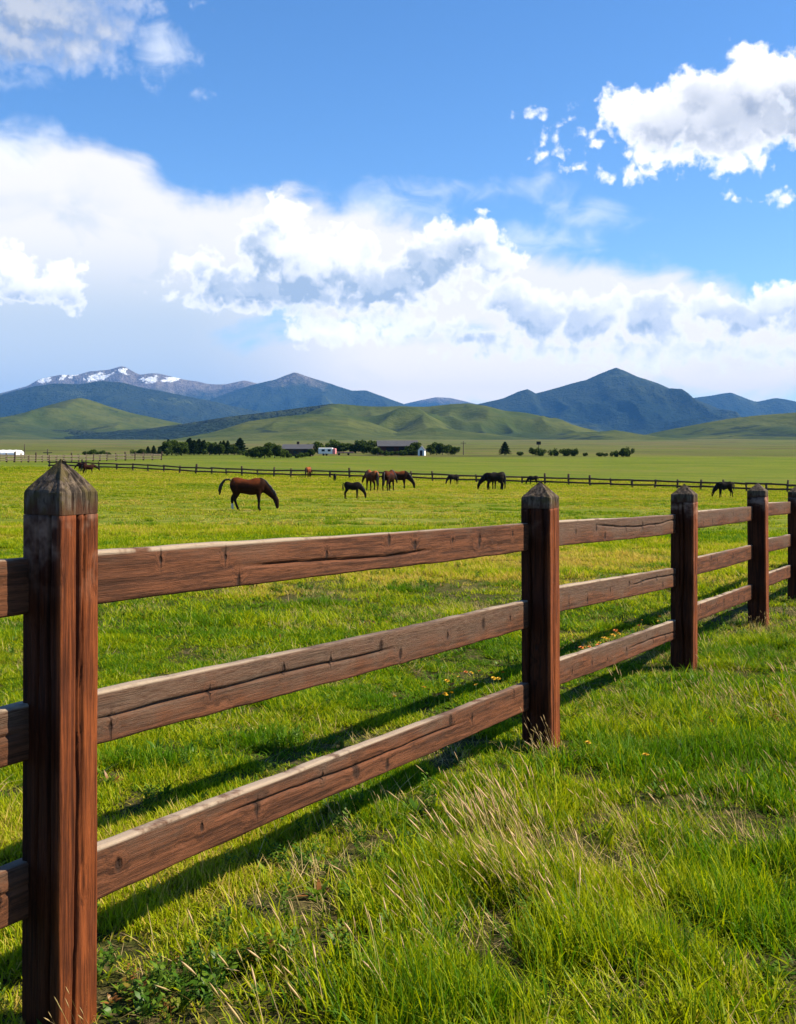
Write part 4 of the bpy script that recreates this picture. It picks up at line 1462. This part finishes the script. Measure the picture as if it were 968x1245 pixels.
BLK = (0.010, 0.008, 0.008)
BAY = (0.021, 0.008, 0.005)
CHEST_LIT = (0.24, 0.070, 0.024)
swish = [(-.80, 0, 1.34, .04, .045), (-.93, .0, 1.37, .035, .04), (-1.05, .02, 1.34, .04, .045), (-1.16, .04, 1.23, .055, .06), (-1.24, .05, 1.08, .075, .08), (-1.28, .06, .92, .075, .08), (-1.29, .06, .80, .05, .05), (-1.29, .06, .68, .012, .012)]
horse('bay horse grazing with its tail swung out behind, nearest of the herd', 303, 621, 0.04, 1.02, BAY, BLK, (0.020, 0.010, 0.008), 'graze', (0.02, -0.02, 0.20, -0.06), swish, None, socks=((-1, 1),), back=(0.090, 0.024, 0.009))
horse('small black foal grazing to the right of the nearest bay horse', 429, 607, 0.05, 0.78, BLK, BLK, BLK, 'graze', (0.02, -.05, .03, -.08), foal=True)
horse('chestnut horse seen from behind with its head lowered to the left', 452, 597, R(118), 1.2, (0.060, 0.016, 0.006), (0.02, 0.009, 0.008), (0.03, 0.012, 0.008), 'low', (0.0, .06, .05, -.05), back=CHEST_LIT)
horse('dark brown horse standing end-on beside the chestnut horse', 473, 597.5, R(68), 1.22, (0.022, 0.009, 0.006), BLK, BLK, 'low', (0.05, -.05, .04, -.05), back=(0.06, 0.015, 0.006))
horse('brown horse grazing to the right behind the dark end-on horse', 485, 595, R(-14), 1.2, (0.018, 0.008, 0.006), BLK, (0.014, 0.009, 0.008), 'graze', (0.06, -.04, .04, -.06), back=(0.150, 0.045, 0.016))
horse('chestnut horse standing by the far rail fence left of the herd', 375, 581, R(75), 1.05, (0.11, 0.036, 0.014), (0.035, 0.014, 0.008), (0.02, 0.01, 0.008), 'low', (0, .04, .05, -.04), back=CHEST_LIT)
horse('tiny dark foal close to the far rail fence', 407, 586, R(100), 0.70, BLK, BLK, BLK, 'graze', (0, .04, .05, -.04), foal=True)
horse('dark foal grazing in front of the far fence left of two black horses', 551, 590, R(205), 0.88, BLK, BLK, BLK, 'graze', (0, .04, .05, -.04), foal=True)
horse('black horse grazing with its head down on the left of a close pair', 600, 596.5, R(180), 1.18, BLK, BLK, BLK, 'graze', (-.10, .02, .04, -.04))
horse('black horse standing close against its grazing partner on the right of the pair', 605, 595.5, R(225), 1.2, BLK, BLK, BLK, 'graze', (0, .04, .08, -.08))
horse('black young horse grazing alone beyond the third and fourth fence posts', 881, 606, R(183), 0.93, BLK, BLK, BLK, 'graze', (0.02, -.03, .05, -.05), foal=True)
horse('dark horse far off behind the top of the nearest post, left of two', 100, 575, R(150), 1.0, (0.03, 0.012, 0.008), BLK, BLK, 'low', (0, .04, .05, -.04))
horse('dark horse far off behind the top of the nearest post, right of two', 108, 577, R(20), 0.95, (0.03, 0.012, 0.008), BLK, BLK, 'low', (0, .04, .05, -.04))
horse('dark foal mostly hidden behind the second fence post', 648, 590, R(190), 0.85, BLK, BLK, BLK, 'graze', (0, .04, .05, -.04), foal=True)


# ------------------------------------------------------------------ far fences
mat_dark_rail = plain('dark_log', (0.042, 0.026, 0.017), 0.8, 0.4, 5.0)
mat_pale_rail = plain('pale_plank', (0.12, 0.10, 0.07), 0.8, 0.4, 5.0)


def log_mesh(name, L, r0, r1, mat, sides=7, seed=0):
    """round log along x with a slight taper, starting at 0"""
    r = np.random.default_rng(seed)
    rings = []
    for t in np.linspace(0, 1, 5):
        a = np.linspace(0, 2 * math.pi, sides, endpoint=False)
        rr = (r0 + (r1 - r0) * t) * (1 + r.uniform(-.12, .12, sides))
        rings.append(np.stack([np.full(sides, t * L), np.cos(a) * rr, np.sin(a) * rr], 1))
    v, f = loft(np.array(rings))
    me = bpy.data.meshes.new(name)
    me.from_pydata(v.tolist(), [], f)
    me.polygons.foreach_set('use_smooth', [True] * len(me.polygons))
    me.materials.append(mat)
    return me


def far_fence(label, path, spacing, mats, rails, post_h, seed, pr=0.085):
    r = np.random.default_rng(seed)
    pts = [at(a, b) for a, b in path]
    P2 = np.array([(p.x, p.y) for p in pts])
    seg = np.hypot(*np.diff(P2, axis=0).T)
    cum = np.concatenate([[0], np.cumsum(seg)])
    n = int(cum[-1] / spacing)
    s = np.linspace(0, cum[-1], n + 1)
    X = np.interp(s, cum, P2[:, 0]); Y = np.interp(s, cum, P2[:, 1])
    Z = ground(X, Y)
    root = thing('rail_fence', (X[0], Y[0], Z[0]), label, 'fence')
    O = np.array([X[0], Y[0], Z[0]])
    pm = [log_mesh('post', post_h + 0.3, pr, pr * 0.9, mats[0], 7, k) for k in range(3)]
    sp = cum[-1] / n
    rmh = [log_mesh('rail', sp * 1.08, 0.105, 0.085, mats[1], 6, k + 9) for k in range(3)]
    for i in range(n + 1):
        o = link(bpy.data.objects.new('post', pm[i % 3]), root)
        o.location = np.array([X[i], Y[i], Z[i] - 0.3]) - O
        o.rotation_euler = (r.uniform(-.07, .07), -math.pi / 2 + r.uniform(-.09, .09), 0)
        o.scale = (r.uniform(0.85, 1.3), r.uniform(.85, 1.3), r.uniform(.85, 1.3))
        if i < n:
            for h in rails:
                a = np.array([X[i], Y[i], Z[i] + h + r.uniform(-.07, .07)]); b = np.array([X[i + 1], Y[i + 1], Z[i + 1] + h + r.uniform(-.04, .04)])
                o = link(bpy.data.objects.new('rail', rmh[r.integers(0, 3)]), root)
                d = Vector(b - a)
                o.location = a - d.normalized() * 0.04 * sp - O + np.array([0, -.09, 0])
                o.rotation_euler = d.to_track_quat('X', 'Z').to_euler()
                o.scale = (d.length / sp, 1.05, 1.25)
    return root


far_fence('dark two-rail log fence running across the far side of the pasture', [(60, 569), (150, 572), (250, 577), (350, 580.5), (484, 584), (600, 588), (700, 591), (800, 594.5), (900, 598), (1010, 602)], 3.0, (mat_dark_rail, mat_dark_rail), (0.45, 0.98), 1.15, 5, 0.13)
far_fence('weathered pale rail fence further back at the left edge of the pasture', [(-40, 561.5), (60, 562), (130, 560.5), (196, 559.5)], 2.6, (mat_dark_rail, mat_pale_rail), (0.4, 0.75, 1.1, 1.4), 1.6, 6, 0.16)


# ------------------------------------------------------------------ trees and bushes beyond the pasture
def leaf_material(name, c0, c1):
    m, N, out = material(name)
    a = N.new('ShaderNodeAttribute', attribute_name='lv')
    oi = N.new('ShaderNodeObjectInfo')
    c = N.mix(N.add(a.outputs['Fac'], N.mul(N.sub(oi.outputs['Random'], 0.5), 0.5)), c0, c1)
    d = N.new('ShaderNodeBsdfDiffuse'); N.put(d.inputs[0], c)
    tr = N.new('ShaderNodeBsdfTranslucent'); N.put(tr.inputs[0], c)
    mx = N.new('ShaderNodeMixShader'); mx.inputs[0].default_value = 0.25
    N.t.links.new(d.outputs[0], mx.inputs[1]); N.t.links.new(tr.outputs[0], mx.inputs[2])
    N.t.links.new(mx.outputs[0], out.inputs[0])
    return m


mat_leaf = leaf_material('broadleaf', (0.022, 0.042, 0.010), (0.075, 0.110, 0.022))
mat_needle = leaf_material('needles', (0.012, 0.026, 0.012), (0.030, 0.052, 0.018))
mat_pale_leaf = leaf_material('pale_leaf', (0.060, 0.095, 0.018), (0.130, 0.170, 0.035))
mat_bark = plain('bark', (0.06, 0.045, 0.035), 0.9, 0.3, 3.0)


def crown_mesh(kind, seed, mat):
    r = np.random.default_rng(seed)
    n = {'round': 2200, 'conifer': 1500, 'bush': 1100}[kind]
    if kind == 'conifer':
        h = r.random(n) ** 0.75
        zz = 0.06 + 0.94 * h
        rad = 0.24 * (1 - h) ** 0.75 * (0.75 + 0.45 * r.random(n)) * (0.85 + 0.3 * np.sin(h * 40))
        a = r.random(n) * 6.283
        P = np.stack([np.cos(a) * rad, np.sin(a) * rad, zz], 1)
        size = 0.050
    else:
        lobes = []
        k = 11 if kind == 'round' else 9
        for i in range(k):
            if kind == 'round':
                lobes.append((r.uniform(-.30, .30), r.uniform(-.30, .30), r.uniform(.14, .82), r.uniform(.15, .24)))
            else:
                lobes.append((r.uniform(-.6, .6), r.uniform(-.35, .35), r.uniform(.12, .62), r.uniform(.2, .34)))
        P = []
        for i in range(n):
            lx, ly, lz, lr = lobes[r.integers(0, k)]
            d = r.normal(0, 1, 3); d /= np.linalg.norm(d)
            q = np.array([lx, ly, lz]) + d * lr * (0.55 + 0.5 * r.random())
            if q[2] < 0.03: q[2] = 0.03 + 0.1 * r.random()
            P.append(q)
        P = np.array(P)
        size = 0.050 if kind == 'round' else 0.075
    V, Fc, L = [], [], []
    for i in range(len(P)):
        d = r.normal(0, 1, 3); d /= np.linalg.norm(d)
        e = np.cross(d, r.normal(0, 1, 3)); e /= np.linalg.norm(e)
        s = size * r.uniform(0.6, 1.3)
        b = len(V)
        V += [P[i] - d * s, P[i] + e * s * .6, P[i] + d * s, P[i] - e * s * .6]
        Fc.append((b, b + 1, b + 2, b + 3))
        L += [r.random()] * 4
    me = bpy.data.meshes.new('crown')
    me.from_pydata([tuple(q) for q in V], [], Fc)
    at_ = me.attributes.new('lv', 'FLOAT', 'POINT'); at_.data.foreach_set('value', np.array(L, np.float32))
    me.materials.append(mat)
    return me


def trunk_mesh(kind):
    rings = []
    zs = {'round': [(-.04, .035), (.1, .026), (.3, .02), (.55, .012), (.75, .004)], 'conifer': [(-.04, .022), (.2, .016), (.6, .01), (.97, .002)], 'bush': [(-.04, .03), (.2, .02), (.45, .008)]}[kind]
    for z, rr in zs:
        a = np.linspace(0, 2 * math.pi, 7, endpoint=False)
        rings.append(np.stack([np.cos(a) * rr + 0.02 * math.sin(z * 6), np.sin(a) * rr, np.full(7, z)], 1))
    v, f = loft(np.array(rings))
    f = [t[::-1] for t in f]
    if kind == 'round':
        parts = [(v, f)]
        for k in range(4):
            a = k * 1.6 + .3
            p0 = np.array([0, 0, .22 + .07 * k]); p1 = p0 + np.array([math.cos(a) * .22, math.sin(a) * .22, .2])
            parts.append(loft(tube_rings([(*p0, .012, .012), (*((p0 + p1) / 2 + np.array([0, 0, -.02])), .009, .009), (*p1, .003, .003)], 6)))
        v, f = merge(parts)
    me = bpy.data.meshes.new('trunk')
    me.from_pydata(np.asarray(v).tolist(), [], f)
    me.materials.append(mat_bark)
    return me


crowns = {'round': [crown_mesh('round', 1 + k, mat_leaf) for k in range(3)], 'conifer': [crown_mesh('conifer', 11 + k, mat_needle) for k in range(3)],
          'bush': [crown_mesh('bush', 21 + k, mat_leaf) for k in range(3)], 'pale': [crown_mesh('round', 31, mat_pale_leaf)]}
trunks = {k: trunk_mesh(k) for k in ('round', 'conifer', 'bush')}
ORD = ['first', 'second', 'third', 'fourth', 'fifth', 'sixth', 'seventh', 'eighth', 'ninth', 'tenth', 'eleventh', 'twelfth', 'thirteenth']
KIND_NAME = {'round': ('broadleaf_tree', 'tree'), 'conifer': ('conifer_tree', 'tree'), 'bush': ('bush', 'bush'), 'pale': ('broadleaf_tree', 'tree')}


def plant_row(where, items, group):
    for i, (px, base, hpx, kind, wide) in enumerate(sorted(items)):
        p = at(px, base)
        h = hpx * p.y / F
        look = {'round': 'leafy green tree', 'conifer': 'dark narrow conifer', 'bush': 'rounded green bush', 'pale': 'pale green tree'}[kind]
        lab = (f'{look}, {ORD[i]} from the left {where}' if len(items) > 1 else f'{look} {where}')
        nm, cat = KIND_NAME[kind]
        t = thing(nm, p, lab, cat, group, U(0, 6.28))
        cm = random.choice(crowns[kind])
        base_kind = 'round' if kind == 'pale' else kind
        for part, me in (('trunk', trunks[base_kind]), ('crown', cm)):
            o = link(bpy.data.objects.new(part, me), t)
            o.scale = (h * wide * 1.25, h * wide * 1.25, h)


plant_row('in the low clump left of the tall grove', [(168, 554, 9, 'bush', 1.0), (173, 554.5, 10, 'round', 1.0), (180, 554, 11, 'conifer', 1.3), (187, 554, 12, 'conifer', 1.2), (194, 554.5, 10, 'conifer', 1.4)], 'low clump of trees left of the tall grove')
plant_row('in the tall grove left of the low house', [(203, 554, 18, 'round', 1.0), (209, 553.5, 21, 'round', 1.0), (221, 554, 19, 'round', 1.0), (231, 553, 20, 'conifer', 1.3), (236, 553.5, 18, 'conifer', 1.2), (242, 553, 19, 'conifer', 1.2), (247, 553, 17, 'conifer', 1.2),
    (255, 553.5, 17, 'round', .9), (262, 553, 15, 'conifer', 1.3), (267, 553.5, 15, 'round', .9), (272, 553, 17, 'conifer', 1.1), (277, 553, 17, 'conifer', 1.1), (292, 553, 20, 'conifer', 1.6)], 'tall grove of trees left of the low house')
back = [(205 + 7.2 * k + U(-2, 2), 551.6, U(12, 18), 'round' if k % 3 else 'conifer', U(1.0, 1.4)) for k in range(13)]
plant_row('in the rear row of the tall grove', back, 'rear row of the tall grove')
plant_row('in front of the low house', [(352, 556.5, 7, 'bush', .9), (362, 557, 6, 'bush', 1.0), (371, 556.5, 8, 'bush', .9), (378, 555, 10, 'round', 1.1)], 'bushes in front of the low house')
plant_row('in the leafy clump beside the low house', [(285, 553.5, 12, 'round', 1.1), (299, 554, 7, 'bush', .8), (305, 556, 11, 'round', 1.0), (310, 557, 14, 'round', 1.1), (315, 557, 16, 'round', 1.0), (322, 557.5, 16, 'round', 1.1), (328, 556, 19, 'round', .9), (334, 557, 18, 'round', .9), (341, 557, 11, 'round', 1.1), (346, 556.5, 12, 'round', .9)], 'leafy clump of trees beside the low house')
plant_row('between the low house and the barn', [(379, 552, 14, 'round', 1.0), (387, 552, 17, 'round', 1.0), (402, 548, 15, 'pale', 1.2), (411, 550, 15, 'round', 1.2), (418, 551, 14, 'round', 1.1), (426, 551, 13, 'round', 1.2), (433, 551, 14, 'round', 1.1), (441, 551, 18, 'round', 1.0), (449, 551.5, 18, 'round', 1.0)], 'trees between the low house and the barn')
plant_row('in front of the barn', [(459, 553.8, 11, 'round', 1.2), (469, 554, 7, 'bush', .9), (480, 554, 7, 'bush', .9), (491, 554, 8, 'bush', .9), (499, 553.8, 13, 'round', 1.1), (506, 553.6, 18, 'round', 1.05)], 'trees and bushes in front of the barn')
plant_row('in the row right of the barn', [(524, 553, 14, 'round', 1.0), (531, 553, 16, 'round', 1.0), (538, 553, 13, 'round', 1.0), (545, 553, 13, 'round', 1.0), (553, 553, 11, 'round', 1.1)], 'row of trees right of the barn')
plant_row('standing alone in the meadow right of the barn', [(614, 553.5, 16, 'conifer', 1.5)], 'lone conifer in the meadow')
plant_row('in the hedge line behind the black horses', [(633, 554, 6, 'bush', .9), (648, 554, 12, 'bush', .62), (659, 554.5, 11, 'bush', .8), (675, 554.5, 11, 'bush', .8), (690, 554.5, 11, 'bush', .8), (699, 554.5, 11, 'bush', .62), (712, 554.5, 5, 'bush', .9), (729, 555, 6, 'bush', 1.0), (737, 555, 5, 'bush', 1.0), (747, 555.5, 9, 'bush', .8), (757, 555.5, 13, 'bush', .62), (764, 555.5, 14, 'bush', .6)], 'hedge line behind the black horses')
plant_row('on the meadow above the nearest post', [(104, 553.5, 6, 'bush', .9), (112, 553, 8, 'bush', .9), (122, 553.5, 7, 'bush', 1.2), (132, 554, 5, 'bush', 1.2)], 'bushes on the meadow above the nearest post')


# ------------------------------------------------------------------ ranch buildings
mat_barn = plain('dark_red_boards', (0.050, 0.014, 0.012), 0.85, 0.3, 1.2)
mat_metal = plain('grey_metal_roof', (0.060, 0.060, 0.066), 0.6, 0.12, 0.6)
mat_white = plain('white_paint', (0.72, 0.72, 0.72), 0.6, 0.08, 1.0)
mat_dark = plain('dark_opening', (0.012, 0.011, 0.012), 0.8, 0.2, 1.0)
mat_house = plain('brown_siding', (0.050, 0.034, 0.026), 0.85, 0.25, 1.0)
mat_pink = plain('faded_pink_paint', (0.62, 0.22, 0.24), 0.6, 0.12, 1.0)
mat_glass = plain('window_glass', (0.03, 0.04, 0.05), 0.1, 0.1, 1.0)
mat_canvas = plain('white_canvas', (0.74, 0.75, 0.78), 0.8, 0.08, 0.8)
mat_pole = plain('weathered_pole', (0.07, 0.055, 0.045), 0.9, 0.2, 3.0)


def box(name, x0, x1, y0, y1, z0, z1, mat, parent, bev=0.0):
    bm_ = bmesh.new()
    bmesh.ops.create_cube(bm_, size=1.0)
    for v in bm_.verts:
        v.co = Vector(((x0 + x1) / 2 + v.co.x * (x1 - x0), (y0 + y1) / 2 + v.co.y * (y1 - y0), (z0 + z1) / 2 + v.co.z * (z1 - z0)))
    if bev:
        bmesh.ops.bevel(bm_, geom=list(bm_.edges), offset=bev, segments=2, affect='EDGES', profile=0.5)
    me = bpy.data.meshes.new(name)
    bm_.to_mesh(me); bm_.free()
    me.materials.append(mat)
    return link(bpy.data.objects.new(name, me), parent)


def gable_walls(L, Wd, eave, ridge, mat, parent):
    """four walls with gable ends, ridge along x"""
    x0, x1, y0, y1 = -L / 2, L / 2, -Wd / 2, Wd / 2
    v = [(x0, y0, -1), (x1, y0, -1), (x1, y1, -1), (x0, y1, -1), (x0, y0, eave), (x1, y0, eave), (x1, y1, eave), (x0, y1, eave), (x0, 0, ridge), (x1, 0, ridge)]
    f = [(0, 1, 5, 4), (2, 3, 7, 6), (1, 2, 6, 9, 5), (3, 0, 4, 8, 7)]
    return mesh_obj('wall', v, f, mat, parent)


def gable_roof(L, Wd, eave, ridge, over, th, mat, parent):
    sl = (ridge - eave) / (Wd / 2)
    y = Wd / 2 + over; ze = eave - over * sl
    x0, x1 = -L / 2 - over, L / 2 + over
    v, f = [], []
    for x in (x0, x1):
        v += [(x, -y, ze + .05), (x, 0, ridge + .05), (x, y, ze + .05), (x, y, ze + .05 + th), (x, 0, ridge + .05 + th), (x, -y, ze + .05 + th)]
    for i in range(6):
        j = (i + 1) % 6
        f.append((i, j, 6 + j, 6 + i))
    f += [(5, 4, 3, 2, 1, 0), (6, 7, 8, 9, 10, 11)]
    return mesh_obj('roof', v, f, mat, parent)


def building(name, px, row, label, cat, rz):
    p = at(px, row)
    return thing(name, p, label, cat, None, rz), p.y / F


b, u = building('barn', 483, 553, 'dark red barn with a grey metal roof among the trees', 'barn', R(4))
L = 46 * u
gable_walls(L, 10, 3.1, 4.9, mat_barn, b)
gable_roof(L, 10, 3.1, 4.9, 0.6, 0.12, mat_metal, b)
for k in range(3):
    d = box('door', -L / 2 + 2.5 + k * 4.4, -L / 2 + 5.1 + k * 4.4, -5.08, -4.95, 0, 2.7, mat_dark, b)
for k in range(2):
    w = box('window', L / 2 - 2.6 - k * 2.2, L / 2 - 1.6 - k * 2.2, -5.06, -4.95, 1.4, 2.4, mat_white, b)
    box('pane', L / 2 - 2.5 - k * 2.2, L / 2 - 1.7 - k * 2.2, -5.09, -5.065, 1.5, 2.3, mat_glass, w)
b, u = building('shed', 513, 554, 'narrow white gabled shed against the right end of the barn', 'shed', R(80))
gable_walls(3.0, 2.2, 1.9, 3.2, mat_white, b)
gable_roof(3.0, 2.2, 1.9, 3.2, 0.15, 0.08, mat_metal, b)
box('door', -1.57, -1.49, -.45, .45, 0, 1.8, mat_dark, b)
b, u = building('ranch_house', 363, 554.5, 'low brown ranch house with a long grey roof beside leafy trees', 'house', R(-3))
L = 34 * u
gable_walls(L, 8, 2.3, 3.6, mat_house, b)
rf = gable_roof(L, 8, 2.3, 3.6, 0.5, 0.1, mat_metal, b)
box('chimney', -0.6, 0.2, 0.4, 1.2, 3.0, 4.6, mat_house, rf)
for k in range(4):
    w = box('window', -L / 2 + 1.0 + k * 2.3, -L / 2 + 2.2 + k * 2.3, -4.06, -3.95, 0.8, 1.8, mat_barn, b)
    box('pane', -L / 2 + 1.1 + k * 2.3, -L / 2 + 2.1 + k * 2.3, -4.09, -4.065, 0.9, 1.7, mat_glass, w)
box('door', L / 2 - 2.2, L / 2 - 1.2, -4.06, -3.95, 0, 2.0, mat_dark, b)
b, u = building('camper_trailer', 397, 554, 'white camper trailer with a pink end parked between house and barn', 'trailer', R(-6))
box('body', -2.6, 2.2, -1.1, 1.1, 0.5, 2.6, mat_white, b, 0.25)
box('end_panel', 2.2, 3.2, -1.05, 1.05, 0.5, 2.4, mat_pink, b, 0.2)
for k in (-1.4, 0.6):
    box('window', k, k + 1.0, -1.14, -1.08, 1.4, 2.1, mat_glass, b)
for k in (-0.8, 0.2):
    w = link(bpy.data.objects.new('wheel', log_mesh('wheel', 0.25, 0.36, 0.36, mat_dark, 14, 3)), b)
    w.location = (k, -1.15, 0.36); w.rotation_euler = (0, 0, R(90))
b, u = building('flatbed_trailer', 418, 553.5, 'long low pale flatbed trailer parked left of the barn', 'trailer', R(2))
box('deck', -3.4, 3.4, -1.2, 1.2, 0.75, 1.15, plain('rusty_deck', (0.34, 0.20, 0.15), 0.8, 0.3, 1.0), b, 0.04)
for k in (-1.6, 1.6):
    for s in (-1.1, 0.85):
        w = link(bpy.data.objects.new('wheel', log_mesh('wheel', 0.25, 0.38, 0.38, mat_dark, 14, 3)), b)
        w.location = (k, s, 0.38); w.rotation_euler = (0, 0, R(90))
# white hoop shelter at the left edge
b, u = building('hoop_shelter', 8, 553, 'long white canvas hoop shelter at the left edge of the meadow', 'shelter', R(-8))
L = 34 * u
rings = []
for x in np.linspace(-L / 2, L / 2, 9):
    a = np.linspace(0, math.pi, 13)
    sag = 0.93 + 0.07 * abs(math.sin((x / L + .5) * 8 * math.pi / 2))
    rings.append(np.stack([np.full(13, x), -np.cos(a) * 3.2, np.sin(a) ** 0.8 * 1.6 * sag], 1))
v, f = loft(np.array(rings))
mesh_obj('cover', v, f, mat_canvas, b, False)
for x in (-L / 2 - .04, L / 2 + .04):
    a = np.linspace(0, math.pi, 13)
    pts_ = np.array([(x, -math.cos(t) * 3.25, math.sin(t) ** .8 * 1.67) for t in a])
    vv = np.concatenate([pts_ + np.array([-.05, 0, 0]), pts_ + np.array([.05, 0, 0]), pts_ * np.array([1, 1.03, 1.03]) + np.array([.05, 0, 0]), pts_ * np.array([1, 1.03, 1.03]) + np.array([-.05, 0, 0])])
    ff = []
    for i in range(12):
        for k in range(4):
            ff.append((k * 13 + i, k * 13 + i + 1, ((k + 1) % 4) * 13 + i + 1, ((k + 1) % 4) * 13 + i))
    mesh_obj('hoop', vv, ff, mat_pole, b)


def pole(px, row, hpx, label, arm=None):
    p = at(px, row)
    h = hpx * p.y / F
    t = thing('utility_pole', p, label, 'pole')
    o = link(bpy.data.objects.new('shaft', log_mesh('shaft', h + .5, .16, .11, mat_pole, 8, 2)), t)
    o.location = (0, 0, -.5); o.rotation_euler = (0, -math.pi / 2, 0)
    if arm == 'box':
        box('box', -0.8, 0.8, -.4, .4, h - .2, h + 1.0, mat_dark, t, 0.05)
    elif arm:
        box('crossarm', -1.0, 1.0, -.08, .08, h - .9, h - .72, mat_pole, t, 0.02)
    return t


pole(563.5, 553, 17, 'thin wooden utility pole standing right of the barn trees', 'arm')
pole(655, 553, 13, 'short pole with a dark box on top above the hedge line', 'box')
pole(30, 558, 18, 'thick dark gate post standing beside the pale fence at the left', None)
pole(58, 561, 15, 'dark post with crosspiece near the pale fence left of the nearest post', 'arm')


# ------------------------------------------------------------------ dandelions along the fence
mat_petal = plain('yellow_petals', (0.62, 0.36, 0.012), 0.6, 0.25, 60.0)
mat_petal_o = plain('orange_petals', (0.60, 0.17, 0.02), 0.6, 0.25, 60.0)
mat_stem = plain('flower_stem', (0.10, 0.16, 0.03), 0.6, 0.2, 30.0)


def flower_meshes(mat, seed):
    r = np.random.default_rng(seed)
    V, Fc = [], []
    for lay in range(3):
        for k in range(11):
            a = k * 6.283 / 11 + lay * .3 + r.uniform(-.1, .1)
            L_ = (0.021 - lay * .005); e = 0.15 + lay * .45
            d = np.array([math.cos(a) * math.cos(e), math.sin(a) * math.cos(e), math.sin(e)])
            s = np.array([-math.sin(a), math.cos(a), 0]) * .0032
            b0 = len(V)
            V += [-s * .5, s * .5, d * L_ + s, d * L_ * 1.08, d * L_ - s]
            Fc.append((b0, b0 + 1, b0 + 2, b0 + 3, b0 + 4))
    me = bpy.data.meshes.new('flower_head')
    me.from_pydata([tuple(q) for q in V], [], Fc)
    me.materials.append(mat)
    return me


fm = [flower_meshes(mat_petal, 1), flower_meshes(mat_petal, 2), flower_meshes(mat_petal, 5), flower_meshes(mat_petal_o, 3)]
sm_mesh = log_mesh('stem', 0.12, 0.0018, 0.0016, mat_stem, 5, 4)
spots = []
for (a, b_, n, sp) in ((735, 795, 16, 0.30), (700, 812, 8, 0.2), (560, 850, 14, 0.22), (520, 862, 5, 0.2), (590, 832, 7, .2), (800, 768, 5, .2)):
    c_ = at(a, b_)
    for k in range(n):
        w_ = rng.normal(0, sp)
        spots.append((c_.x + FD[0] * w_ * 1.6 + rng.normal(0, .06), c_.y + FD[1] * w_ * 1.6 + rng.normal(0, .06), 'yellow or orange dandelion in the flower patch behind the bottom fence board', 'dandelions behind the fence'))
for (a, b_) in ((715, 920), (785, 945), (950, 870)):
    c_ = at(a, b_)
    spots.append((c_.x, c_.y, 'single yellow dandelion scattered in the grass in front of the fence', 'dandelions in front of the fence'))
for (x, y, lab, grp) in spots:
    h = U(0.07, 0.13)
    t = thing('dandelion', (x, y, gz(x, y)), lab, 'flower', grp, U(0, 6.28))
    o = link(bpy.data.objects.new('stem', sm_mesh), t)
    o.rotation_euler = (0, -math.pi / 2, 0); o.scale = (h / 0.12, 1, 1)
    o = link(bpy.data.objects.new('flower_head', random.choice(fm)), t)
    o.location = (0, 0, h); o.rotation_euler = (U(-.4, .4), U(-.4, .4), 0)
    k = U(.75, 1.15); o.scale = (k, k, k)

# ------------------------------------------------------------------ haze
def add_haze():
    me = bpy.data.meshes.new('haze')
    bm_ = bmesh.new()
    bmesh.ops.create_cube(bm_, size=1.0)
    bm_.to_mesh(me); bm_.free()
    o = link(bpy.data.objects.new('haze', me))
    zmin, zmax = -60.0, 1720.0
    o.scale = (56000, 34000, zmax - zmin)
    o.location = (0, 15000, (zmin + zmax) / 2)
    m, N, out = material('air')
    v = N.new('ShaderNodeVolumePrincipled')
    v.inputs['Color'].default_value = (0.12, 0.40, 1.0, 1)
    v.inputs['Density'].default_value = 2.5e-5
    v.inputs['Anisotropy'].default_value = 0.0
    N.t.links.new(v.outputs[0], out.inputs['Volume'])
    me.materials.append(m)
    return tag(o, 'thin blue haze in the air over the whole valley', 'haze', kind='stuff')


add_haze()
